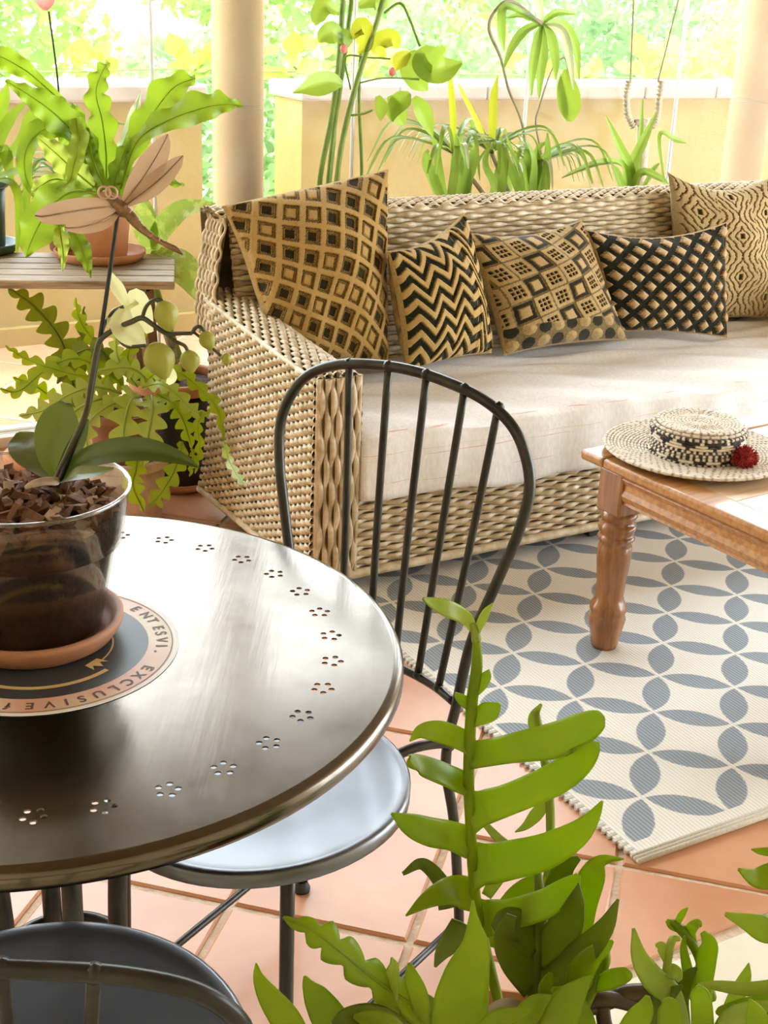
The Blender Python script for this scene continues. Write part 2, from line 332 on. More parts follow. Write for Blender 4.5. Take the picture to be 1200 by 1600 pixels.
for i in range(-14, 15):
    for j in range(-14, 16):
        q = [T0+te*(i*TS+a)+tf*(j*TS+b) for a, b in ((GR/2, GR/2), (TS-GR/2, GR/2), (TS-GR/2, TS-GR/2), (GR/2, TS-GR/2))]
        p = [np.array([(x-o2)@u2, (x-o2)@w2]) for x in q]
        for nv, d in (((0, -1), 1.412), ((0, 1), 2.69), ((-1, 0), 1.88), ((1, 0), 3.6)): 
            p = clip(p, np.array(nv, float), d) if p else p
        if len(p) < 3: continue
        c = sum(p)/len(p)
        ar = .5*abs(sum(p[k][0]*p[(k+1) % len(p)][1]-p[k][1]*p[(k+1) % len(p)][0] for k in range(len(p))))
        if ar < .002: continue
        if len(p) == 4 and ar > .0894:
            if full is None: full = mesh_of('tile', *[x for x in tile_mesh([y-c for y in p], None)], M['tile'], False)
            t = bpy.data.objects.new('tile', full); COL.objects.link(t); t.parent = floor; t.location = (c[0], c[1], random.uniform(-.0012, .0008))
        else: obj('tile', tile_mesh(p, None), M['tile'], floor, False)
cm = None
for i in range(-5, 9):
    for j in range(5):
        x0 = .215+.40*i; y1 = -1.432-.40*j
        if x0 > 3.5 or x0 < -1.89 or y1 < -3.2: continue
        if cm is None: cm = mesh_of('cream_tile', *tile_mesh([np.array(p) for p in ((.002, -.398), (.398, -.398), (.398, -.002), (.002, -.002))], None), M['cream_tile'], False)
        t = bpy.data.objects.new('cream_tile', cm); COL.objects.link(t); t.parent = floor; t.location = (x0, y1, 0)
ceil = s_obj('ceiling', box(-1.9, 5.4, -3.5, 1.62, 2.8, 2.92), M['ceiling'])
s_obj('wall_left_added', box(-2.05, -1.9, -3.5, 1.4, -.1, 2.8), M['unseen_wall'])  # unseen wall, added to keep sun and sky out on the left
s_obj('wall_back_added', box(-2.05, 3.0, -3.65, -3.5, -.1, 2.8), M['unseen_wall'])  # unseen wall added behind the camera to cut the fill light
s_obj('wall_right_added', box(5.4, 5.55, -.3, 1.78, -.1, 2.8), M['unseen_wall'])  # unseen wall added to block sky light coming in from the right
# low garden wall in two lengths, with stone coping pieces
for nm, (a, b), lab in (('wall_garden_left', (-2.2, .80), None), ('wall_garden_right', (1.27, 5.2), None)):
    wl_ = s_obj(nm, box(a, b, 2.70, 2.98, -.4, .965), M['cream_paint'])
    k = a
    while k < b-.01:
        e = min(k+.47, b+.02); bevel(obj('coping_stone', box(k-.02 if k == a else k+.003, e, 2.665, 3.015, .965, 1.035), M['coping'], wl_, False), .012); k = e+.003
    obj('plinth', box(a, b-.001, 2.662, 2.70, -.01, .075), M['cream_paint'], wl_, False)
# round columns
for k, cu in enumerate((.556, 2.985)):
    co = obj('column', lathe([(.088, -.01), (.09, .02), (.09, 1.18), (.0905, 1.185), (.09, 1.19), (.09, 2.8)], 40), M['column_paint'])
    co.location = S(cu, 1.75, 0); tag(co, ['round cream column behind the left end of the wicker sofa', 'round cream column at the right edge behind the sofa'][k], 'column', 'veranda columns')
    for zz in (1.035, 1.05):
        th = np.linspace(0, 2*np.pi, 40, endpoint=False)
        obj('wire_tie', tube(np.c_[.091*np.cos(th), .091*np.sin(th), zz+.006*np.sin(th*2+zz*90)], .0013, 4, closed=True), M['twig'], co)
# frameless folding glass panes on a rail
rail = s_obj('trim_1', join(box(-1.9, 4.2, 1.44, 1.475, -.01, .035), box(-1.9, 4.2, 1.525, 1.56, -.01, .035), box(-1.9, 4.2, 1.475, 1.525, -.01, .012)), M['white_metal'])
s_obj('trim_2', box(-1.9, 4.2, 1.45, 1.55, 2.74, 2.8), M['white_metal'])
for k in range(-2, 5):
    a = .152+.727*k
    p = s_obj('window_%d' % (k+3), box(a+.002, a+.725, 1.496, 1.504, .035, 2.74), M['glass'])
    obj('pane_seal', box(a-.004, a+.004, 1.493, 1.507, .035, 2.74), M['white_metal'], p, False)
# ================================================================== GARDEN
lawn = s_obj('garden_ground', box(-25, 40, 2.98, 45, -.6, -.4), M['lawn'], kind='structure')
def foliage(c, rx, ry, rz, n, size, m, parent):
    d = rng.normal(size=(n, 3)); d /= np.linalg.norm(d, axis=1)[:, None]; r = rng.uniform(.35, 1, n)**.5
    lump = 1+.22*np.sin(d[:, 0]*5+c[0])*np.cos(d[:, 2]*6+c[1])
    P = d*r[:, None]*lump[:, None]*np.array([rx, ry, rz])
    a = rng.normal(size=(n, 3)); a /= np.linalg.norm(a, axis=1)[:, None]; b = np.cross(a, rng.normal(size=(n, 3))); b /= np.linalg.norm(b, axis=1)[:, None]
    s = size*rng.uniform(.6, 1.3, n)[:, None]
    V = np.stack([P-a*s, P+b*s*.45, P+a*s, P-b*s*.45], 1).reshape(-1, 3)+c
    me = bpy.data.meshes.new('foliage'); me.vertices.add(4*n); me.vertices.foreach_set('co', V.ravel().astype(np.float32))
    me.loops.add(4*n); me.loops.foreach_set('vertex_index', np.arange(4*n, dtype=np.int32)); me.polygons.add(n)
    me.polygons.foreach_set('loop_start', np.arange(0, 4*n, 4, dtype=np.int32)); me.polygons.foreach_set('loop_total', np.full(n, 4, dtype=np.int32))
    me.materials.append(m); me.update(); o = bpy.data.objects.new('foliage', me); COL.objects.link(o); o.parent = parent; o['kind'] = 'stuff'; return o
TREES = [(-2.6, 5.2, 1.0, 1.2, 'foliage', 'bushy green garden shrub seen over the wall at far left'), (-.2, 6.4, .95, 1.3, 'foliage2', 'yellow-green garden shrub seen left of the left column'),
         (1.9, 5.2, .85, 1.15, 'foliage3', 'cool green garden shrub seen behind the tall cane plant'), (3.9, 6.3, .95, 1.25, 'foliage3', 'cool green garden shrub seen above the middle of the sofa'),
         (5.8, 5.0, .85, 1.2, 'foliage2', 'yellow-green garden shrub seen behind the rope hanger'), (8.0, 6.4, 1.0, 1.3, 'foliage', 'green garden shrub seen beside the right column'),
         (-2.6, 9.2, 1.7, 1.9, 'foliage3', 'tall leafy garden tree in the background at far left'), (1.4, 11.8, 1.9, 2.0, 'foliage', 'tall leafy garden tree in the background left of centre'),
         (5.2, 10.0, 1.8, 2.0, 'foliage', 'tall leafy garden tree in the background above the sofa'), (9.4, 11.6, 2.0, 2.0, 'foliage3', 'tall leafy garden tree in the background at far right'),
         (13.6, 10.6, 2.0, 2.0, 'foliage2', 'yellow-green tree farthest right in the garden'), (-6.8, 11.0, 2.0, 2.0, 'foliage2', 'yellow-green tree farthest left in the garden')]
for (tu, tw, r, h_, m_, lab) in TREES:
    b = S(tu, tw, -.4); e = empty('garden_shrub' if tw < 8 else 'garden_tree', b, 0, lab, 'shrub' if tw < 8 else 'tree', 'garden greenery beyond the wall')
    far = tw > 8
    foliage(np.array([0, 0, h_*(.72 if not far else .95)]), r, r*.8, h_*.72, 2600 if not far else 5200, .07 if not far else .10, M[m_], e)
    for k in range(3):
        a = rng.uniform(0, 6.28); obj('trunk', tube([(0, 0, 0), (.1*math.cos(a), .1*math.sin(a), h_*.4), (.4*r*math.cos(a), .4*r*math.sin(a), h_*.9)], [.035, .028, .012], 6, 8), M['trunk'], e)
bt = empty('birch', S(3.75, 7.6, -.4), 0, 'pale leaning tree trunk in the garden behind the cane plant', 'tree')
obj('trunk', tube([(0, 0, 0), (.03, 0, .9), (.12, 0, 1.8), (.2, 0, 3.0)], [.08, .07, .065, .05], 10, 12), M['trunk'], bt)
foliage(np.array([.2, 0, 3.2]), .9, .9, .7, 1500, .08, M['foliage'], bt)
fr_ = empty('garden_fence', S(-1.2, 7.4, -.4), ANG, 'white garden rail far left beyond the wall', 'fence')
obj('rail', box(-2.5, 1.35, -.03, .03, 1.66, 1.80), M['white_metal'], fr_, False)
for q in (-2.2, -.4, 1.2): obj('post', box(q-.05, q+.05, -.04, .04, 0, 1.72), M['white_metal'], fr_, False)
# ================================================================== WICKER SOFA
def weave(fn, ns, nt, r, amp, pps=4, flat=1.0, k=6, along_t=False, jitter=.12):
    """strands that run along s through ns ribs; nt strands stacked along t.  fn(s,t)->(pos, normal), s,t arrays in 0..1"""
    V = []; Fc = []; off = 0
    m = ns*pps+1; s = np.linspace(0, 1, m); th = np.linspace(0, 2*np.pi, k, endpoint=False)
    for j in range(nt):
        t = (j+.5)/nt
        P, Nn = fn(s, np.full(m, t))
        ph = np.cos(np.pi*s*ns+np.pi*j); P = P+Nn*(amp*1.05*ph)[:, None]
        T = np.gradient(P, axis=0); T /= np.linalg.norm(T, axis=1)[:, None]+1e-12
        B = np.cross(T, Nn); B /= np.linalg.norm(B, axis=1)[:, None]+1e-12; A = np.cross(B, T)
        rj = r*(1+rng.uniform(-jitter, jitter))
        fa_, fb_ = rj*(.78+.12*ph), rj*(1.16+.24*ph)
        ring = P[:, None]+np.cos(th)[None, :, None]*A[:, None]*fa_[:, None, None]+np.sin(th)[None, :, None]*B[:, None]*fb_[:, None, None]
        V.append(ring.reshape(-1, 3))
        i = np.arange(m-1)[:, None]*k; q = np.arange(k)[None]; q2 = (q+1) % k
        Fc.append(np.stack([i+q, i+q2, i+k+q2, i+k+q], -1).reshape(-1, 4)+off); off += m*k
    return np.vstack(V), np.vstack(Fc)
def fast(name, V, Fc, m, parent, kind=None):
    me = bpy.data.meshes.new(name); me.vertices.add(len(V)); me.vertices.foreach_set('co', np.asarray(V, np.float32).ravel())
    n = len(Fc); me.loops.add(4*n); me.loops.foreach_set('vertex_index', np.asarray(Fc, np.int32).ravel()); me.polygons.add(n)
    me.polygons.foreach_set('loop_start', np.arange(0, 4*n, 4, dtype=np.int32)); me.polygons.foreach_set('loop_total', np.full(n, 4, np.int32))
    me.polygons.foreach_set('use_smooth', np.ones(n, bool)); me.materials.append(m); me.update(calc_edges=True)
    o = bpy.data.objects.new(name, me); COL.objects.link(o); o.parent = parent
    if kind: o['kind'] = kind
    return o
def surf(fn, a, b, off=0.):
    s, t = np.meshgrid(np.linspace(0, 1, a), np.linspace(0, 1, b)); P, Nn = fn(s.ravel(), t.ravel()); P = P-Nn*off
    i, j = np.meshgrid(np.arange(a-1), np.arange(b-1)); i = i.ravel(); j = j.ravel()
    return P, np.stack([j*a+i, j*a+i+1, (j+1)*a+i+1, (j+1)*a+i], -1)
SL = 2.16; ARM = .115; BH = .845
sofa = empty('wicker_sofa', O, ANG, 'long woven wicker sofa with a pale seat pad and patterned pillows', 'sofa')
def rear(z): return .655+.55*(z-.36)**2
def armtop(w): return .572+.052*(w/.7)**1.3
def c3(a, b, c): return np.stack(np.broadcast_arrays(a, b, c), -1).astype(float)
def arm_out(s, t):
    z = .06+t*(armtop(s*.68)-.06); w = s*rear(z); u = -.022*(1-t)**2*(.3+.7*s)+.0*s
    return c3(u, w, z), c3(-1+0*s, 0*s, 0*s)
def arm_top(s, t): w = s*.72; return c3(t*ARM, w, armtop(w)+.010*np.sin(np.pi*t)), c3(0*s, 0*s, 1+0*s)
def arm_front(s, t): return c3(.002+t*(ARM-.004), -.012*np.sin(np.pi*t)-.002, .055+s*.525), c3(0*s, -1+0*s, 0*s)
def arm_in(s, t): z = .25+t*(armtop(s*.68)-.25); return c3(ARM+0*s, s*.64, z), c3(1+0*s, 0*s, 0*s)
def mirror(fn): 
    def g(s, t): P, Nn = fn(s, t); P = P.copy(); Nn = Nn.copy(); P[:, 0] = SL-P[:, 0]; Nn[:, 0] *= -1; return P, Nn
    return g
for nm, f in (('left', lambda q: q), ('right', mirror)):
    a = fast('arm_core', *(lambda L: (np.vstack([x[0] for x in L]), np.vstack([x[1]+sum(len(y[0]) for y in L[:i]) for i, x in enumerate(L)])))([surf(f(arm_out), 12, 10, .006), surf(f(arm_top), 12, 4, .006), surf(f(arm_front), 6, 4, .006), surf(f(arm_in), 8, 6, .004)]), M['wicker_core'], sofa)
    fast('outer_weave', *weave(f(arm_out), 27, 47, .0059, .0050, 5), M['wicker'], a, 'stuff')
    fast('top_weave', *weave(f(arm_top), 24, 10, .0060, .005, 5), M['wicker'], a, 'stuff')
    fast('front_weave', *weave(f(arm_front), 9, 8, .0066, .0050, 7), M['wicker'], a, 'stuff')
    fast('inner_weave', *weave(f(arm_in), 28, 26, .0062, .0045, 3), M['wicker'], a, 'stuff')
    e1 = f(arm_out)(np.linspace(0, 1, 24), np.zeros(24))[0]; e2 = f(arm_out)(np.linspace(0, 1, 24), np.ones(24))[0]; e3 = f(arm_top)(np.linspace(0, 1, 24), np.ones(24))[0]
    e4 = f(arm_front)(np.linspace(0, 1, 12), np.zeros(12))[0]; e5 = f(arm_front)(np.linspace(0, 1, 12), np.ones(12))[0]
    obj('edge_cane', join(tube(e1, .012, 8), tube(e2, .007, 6), tube(e3, .007, 6), tube(e4, .007, 6), tube(e5, .007, 6)), M['wicker'], a)
b0, b1 = .03, SL-.03
def bw(z): return .60+.10*(z-.42)/.42
def back_f(s, t): z = .40+t*(BH-.40); return c3(b0+.04+s*(b1-b0-.08), bw(z), z), c3(0*s, -1+0*s, .2+0*s)
def back_t(s, t): return c3(b0+s*(b1-b0), bw(BH)-.005+t*.10, BH+.012*np.sin(np.pi*t)), c3(0*s, 0*s, 1+0*s)
def back_b(s, t): z = .06+t*(BH-.06); return c3(b0+s*(b1-b0), .70+.10*(z/BH), z), c3(0*s, 1+0*s, 0*s)
def end_l(s, t):
    z = .52+s*(BH-.52); return c3(b0-.035+.06*s-.012*np.sin(np.pi*s), bw(z)-.03+.02*(1-s)+t*(.125+.02*(1-s)), z), c3(-1+0*s, 0*s, 0*s)
bk = fast('back_core', *(lambda L: (np.vstack([x[0] for x in L]), np.vstack([x[1]+sum(len(y[0]) for y in L[:i]) for i, x in enumerate(L)])))([surf(back_f, 4, 4, .006), surf(back_t, 4, 4, .006), surf(back_b, 4, 4, 0.), surf(end_l, 8, 4, .006), surf(mirror(end_l), 8, 4, .006)]), M['wicker_core'], sofa)
fast('front_weave', *weave(back_f, 46, 31, .0070, .0055, 5), M['wicker'], bk, 'stuff')
fast('top_weave', *weave(back_t, 90, 9, .0062, .0045, 3), M['wicker'], bk, 'stuff')
fast('end_weave', *weave(end_l, 10, 11, .0062, .005, 5), M['wicker'], bk, 'stuff')
fast('end_weave', *weave(mirror(end_l), 10, 11, .0062, .005, 5), M['wicker'], bk, 'stuff')
def apron(s, t): return c3(ARM+s*(SL-2*ARM), .012+0*s, .06+t*.20), c3(0*s, -1+0*s, 0*s)
ap = fast('front_panel', *surf(apron, 4, 4, .006), M['wicker_core'], sofa)
fast('front_weave', *weave(apron, 48, 16, .0062, .0055, 5), M['wicker'], ap, 'stuff')
obj('edge_cane', tube([(.0, -.004, .055), (SL/2, -.004, .055), (SL, -.004, .055)], .013, 8, 30), M['wicker'], ap)
obj('seat_platform', box(ARM, SL-ARM, .02, .62, .22, .25), M['wicker_core'], sofa, False)
for q in ((.08, .05), (.08, .60), (SL-.08, .05), (SL-.08, .60), (SL/2-.16, .05), (SL/2-.16, .6)): bevel(obj('foot', box(q[0]-.03, q[0]+.03, q[1]-.025, q[1]+.035, .0074 if q[1] < .3 else .0002, .06), M['black_foot'], sofa, False), .005)
# seat pad
def cushion_mat():
    m = mat('linen_cover', (.74, .70, .66), .92, col2=(.82, .79, .75), nscale=120, stretch=(1, 1, .4), bump=.10, bscale=300, spec=.15); N, L = nodes_of(m); b = N['Principled BSDF']
    tc = N.new('ShaderNodeTexCoord'); sp = N.new('ShaderNodeSeparateXYZ'); L.new(tc.outputs['Object'], sp.inputs[0])
    prev = [l for l in L if l.to_node == b and l.to_socket.name == 'Base Color'][0].from_socket
    # broken running stitches in yellow and red across the cloth
    def stitch(coord, off, gap, width, dash, seed):
        a = math_node(N, L, 'ABSOLUTE', math_node(N, L, 'SUBTRACT', math_node(N, L, 'FRACT', math_node(N, L, 'DIVIDE', math_node(N, L, 'ADD', coord, off), gap)), .5))
        line = math_node(N, L, 'LESS_THAN', a, width/gap)
        nz = N.new('ShaderNodeTexNoise'); nz.inputs['Scale'].default_value = dash; nz.inputs['Detail'].default_value = 0; mp = N.new('ShaderNodeMapping'); mp.inputs['Location'].default_value = (seed, 0, 0); mp.inputs['Scale'].default_value = (1, 1, 40)
        L.new(tc.outputs['Object'], mp.inputs[0]); L.new(mp.outputs[0], nz.inputs[0])
        return math_node(N, L, 'MULTIPLY', line, math_node(N, L, 'GREATER_THAN', nz.outputs['Fac'], .55))
    diag = sp.outputs['Z']
    for off, gap, dash, seed, col in ((.01, .085, 9, 3, (.62, .45, .12, 1)), (.045, .062, 11, 8, (.60, .24, .18, 1))):
        f = math_node(N, L, 'MULTIPLY', math_node(N, L, 'MULTIPLY', stitch(diag, off, gap, .0013, dash, seed), .6), math_node(N, L, 'LESS_THAN', sp.outputs['Y'], .012))
        mx = N.new('ShaderNodeMix'); mx.data_type = 'RGBA'; L.new(f, mx.inputs[0]); L.new(prev, mx.inputs[6]); mx.inputs[7].default_value = col; prev = mx.outputs[2]
    L.new(prev, b.inputs['Base Color']); return m
M['cushion'] = cushion_mat()
def cushion():
    nu, nw = 120, 40; u0, u1, w0, w1 = ARM+.006, SL-ARM-.006, -.018, .60
    us = np.linspace(u0, u1, nu); V = []; Fc = []
    # section: from back along the top, round the front edge, down to a loose hem
    sec = [(w1, .262), (w1, .415)] + [(x, .428) for x in np.linspace(w1-.02, .03, 22)] + [(.012, .426), (-.003, .418), (-.013, .405), (-.018, .385), (-.020, .35), (-.021, .32), (-.022, .29), (-.022, .262), (-.021, .246), (-.008, .244), (.012, .25), (.03, .2515)]
    for i, u_ in enumerate(us):
        e = min((u_-u0), (u1-u_)); rd = .022*math.exp(-e/.02)
        for j, (w_, z_) in enumerate(sec):
            top = z_ > .40 and w_ > -.005
            dz = (.006*math.sin(u_*9+w_*5)+.005*math.sin(u_*23+w_*31)+.004*math.sin(w_*60+u_*14)*math.exp(-((w_-.42)/.12)**2)*2.2 - .006*(w_ < .1)) if top else 0
            dw = (-.006*math.sin(u_*17)*max(0, (.42-z_)/.18)-.003*math.sin(u_*41)) if w_ < 0 else 0
            hem = .010*math.sin(u_*7.3)+.006*math.sin(u_*19) if z_ < .27 and w_ < .02 else 0
            V.append((u_, w_+dw, z_+dz+hem-rd*(z_ > .3)))
    k = len(sec)
    Fc = [(i*k+j, i*k+j+1, (i+1)*k+j+1, (i+1)*k+j) for i in range(nu-1) for j in range(k-1)]
    Fc += [tuple(range(k))[::-1], tuple((nu-1)*k+j for j in range(k))]
    return np.array(V), Fc
cu = fixn(obj('seat_cushion', cushion(), M['cushion'])); cu.location = O; cu.rotation_euler = (0, 0, ANG)
tag(cu, 'long off-white linen seat cushion with stitched dashes lying on the wicker sofa', 'cushion')
# ================================================================== PILLOWS
def sm(x, a, b): t = np.clip((x-a)/(b-a), 0, 1); return t*t*(3-2*t)
def hsh(i, j, s=0): x = np.sin(i*127.1+j*311.7+s*74.7)*43758.5453; return x-np.floor(x)
def rotuv(x, y, a): c, s = math.cos(a), math.sin(a); return x*c-y*s, x*s+y*c
def pat_nested(x, y):                                                # nested squares, dark or tan hearts
    x = x+.015*np.sin(y*9); y = y+.02*np.sin(x*7)
    a, b = rotuv(x*8.0, y*8.0, math.radians(24)); i, j = np.floor(a), np.floor(b); d = np.maximum(abs(a-i-.5), abs(b-j-.5))
    heart = (hsh(i, j) > .42)
    p = np.where(d < .21, np.where(heart, .05, .95), np.where(d < .245, .85, np.where(d < .285, .22, np.where(d < .325, .78, np.where(d < .365, .22, .92)))))
    return p, np.where(d < .21, np.where(heart, -.35, .6), np.where(d > .365, 1.2, .15))
def pat_chevron(x, y):
    sh = np.where(x > .62, (x-.62)*9.0, 0.)
    a = y*7.6+1.05*abs(((x*4.6+.15) % 1)-.5)*2+sh*.7+.2*np.sin(x*8)
    f = a % 1; p = sm(f, .02, .10)*(1-sm(f, .50, .58)); tie = (x > .60) & (abs(((x*10) % 1)-.5) > .45); return np.where(tie, .6, np.where(p > .5, .93, .04)), np.where(p > .5, 1., 0.)
def pat_windows(x, y):
    a, b = rotuv(x*6.4, y*6.0, math.radians(-16)); a = a+.12*np.sin(b*1.7); i, j = np.floor(a), np.floor(b); fa, fb = a-i, b-j; d = np.maximum(abs(fa-.5), abs(fb-.5))
    frame = ((i+2*j) % 3 == 0)
    ga, gb = (fa-.18)/.64*3, (fb-.18)/.64*3; hole = (ga > 0) & (ga < 3) & (gb > 0) & (gb < 3) & (abs(ga % 1-.5) < .32) & (abs(gb % 1-.5) < .33)
    p = np.where(frame, np.where(d < .24, .95, np.where(d < .28, .45, np.where(d < .44, .04, .55))), np.where(hole, .06, np.where(d > .46, .45, .86)))
    h_ = np.where(frame, np.where(d < .24, .9, .2), np.where(hole, -.3, .7))
    q = (x*9) % 1; r_ = (y*9) % 1; circ = np.hypot(q-.5, r_-.5); k_ = (np.floor(x*9)+np.floor(y*9)) % 2
    low = y < .2; p = np.where(low, np.where(circ < .42, np.where(k_ > .5, .05, .82), .5), p); h_ = np.where(low, np.where((circ < .42) & (k_ < .5), 1.4*(1-circ*2), .1), h_)
    return p, h_
def pat_diamonds(x, y):
    a, b = rotuv(x*9.6, y*7.6, math.radians(45)); a *= .98; i, j = np.floor(a), np.floor(b); d = np.maximum(abs(a-i-.5), abs(b-j-.5))
    p = np.where(d < .25, .96, np.where(d < .275, .45, np.where(d < .315, .80, .04))); return p, np.where(d < .30, 1.5*np.sqrt(np.clip(1-(d/.31)**2, 0, 1)), -.15)
def pat_hex(x, y):
    a = x*3.0; b = y*3.2; i = np.floor(a); b = b+.5*(i % 2); j = np.floor(b); fa, fb = abs(a-i-.5), abs(b-j-.5); d = fa*1.05+fb*.85
    d = d+.035*(np.floor(fb*9) % 2); f = (d*5.2) % 1
    core = (fa < .06) & (fb < .07); p = np.where(core, .05, np.where(f < .22, .30, .86)); return p, np.where(core, -.4, np.where(f < .22, .0, 1.0))
def pillow(name, corners, thick, pat, cols, label, res=190, depth=.006, pinch=.05, lean=None, belly=.0, sag=.0):
    """corners TL,TR,BR,BL in the room; the cover bulges towards the viewer's side and away from it"""
    TL, TR, BR, BL = [np.asarray(c, float) for c in corners]; ctr = (TL+TR+BR+BL)/4
    nrm = n_(np.cross(TR-TL, TL-BL)); nrm = nrm if nrm@(CAM-ctr) > 0 else -nrm
    def side(sgn, n, deco):
        t = np.linspace(-1, 1, n); x, y = np.meshgrid(t, t)
        xx = x*(1-pinch*(1-y*y)); yy = y*(1-pinch*(1-x*x)); a, b = (xx+1)/2, (yy+1)/2
        P = (BL*((1-a)*(1-b))[..., None]+BR*(a*(1-b))[..., None]+TL*((1-a)*b)[..., None]+TR*(a*b)[..., None])
        z = thick*(np.clip(1-x**2, 0, 1)**.55)*(np.clip(1-y**2, 0, 1)**.55)*(1+belly*(-y))
        z = z*(1+.08*np.sin(x*5+y*3)+.05*np.sin(x*9-y*7+1)*(np.abs(x*y)**.5))
        pt = np.zeros_like(x)
        if deco:
            pt, hh = pat((x+1)/2, (y+1)/2); edge = np.maximum(abs(x), abs(y)); rim = edge > .972
            pt = np.where(rim, .8, pt); hh = np.where(rim, .6, hh); z = z+depth*hh*np.clip((1-edge)*30, 0.15, 1)
        P = P+nrm*(sgn*z)[..., None]-np.array([0, 0, 1.])*(sag*(1-x*x)*((y+1)/2)**2)[..., None]
        i, j = np.meshgrid(np.arange(n-1), np.arange(n-1)); i = i.ravel(); j = j.ravel()
        Fc = np.stack([j*n+i, j*n+i+1, (j+1)*n+i+1, (j+1)*n+i], -1); return P.reshape(-1, 3), (Fc if sgn > 0 else Fc[:, ::-1]), pt.ravel()
    A = side(1, res, True); B = side(-1, 40, False)
    base = np.array([ctr[0], ctr[1], min(c[2] for c in (TL, TR, BR, BL))])
    e = empty(name, base, 0, label, 'pillow', 'patterned woven pillows on the sofa')
    o = fast('decorated_cover', A[0]-base, A[1], patmat(name+'_cloth', *cols), e)
    at = o.data.attributes.new('pat', 'FLOAT', 'POINT'); at.data.foreach_set('value', A[2].astype(np.float32))
    fast('plain_back', B[0]-base, B[1], mat(name+'_back', cols[1], .95, col2=cols[2], nscale=30), e)
    return e
def pw(x_, y_, w_): return at_w(x_, y_, w_)
TAN = ((.030, .024, .008), (.17, .10, .026), (.40, .25, .08))
pillow('nested_square_pillow', [pw(347, 322, .60), pw(607, 264, .60), pw(606, 574, .40), pw(432, 566, .46)], .105, pat_nested, TAN, 'largest square gold pillow with nested squares in the corner of the sofa', 200, .008, .05, sag=-.01)
pillow('zigzag_pillow', [pw(604, 392, .42), pw(724, 332, .54), pw(768, 552, .40), pw(634, 580, .34)], .085, pat_chevron, ((.018, .020, .010), (.14, .10, .04), (.48, .32, .12)), 'black and tan zigzag pillow beside the gold nested-square pillow', 200, .010, .05, sag=.02)
pillow('window_grid_pillow', [pw(722, 362, .54), pw(908, 342, .56), pw(980, 532, .42), pw(786, 556, .42)], .095, pat_windows, ((.022, .018, .009), (.17, .115, .045), (.43, .29, .12)), 'tan pillow with small dark window grids in the middle of the sofa', 200, .007, .07, sag=.018)
pillow('diamond_pillow', [pw(913, 358, .53), pw(1136, 346, .46), pw(1136, 528, .37), pw(955, 518, .46)], .078, pat_diamonds, ((.016, .018, .012), (.16, .105, .05), (.50, .34, .17)), 'black pillow with raised tan diamonds, second from the right on the sofa', 210, .010, .06, sag=.028)
pillow('hexagon_pillow', [pw(1043, 268, .64), S(2.02, .62, .90), S(2.0, .52, .435), S(1.62, .56, .435)], .09, pat_hex, ((.05, .035, .016), (.23, .15, .06), (.45, .33, .155)), 'light tan ridged pillow with concentric diamonds at the right end of the sofa', 200, .007, .07, sag=.035)
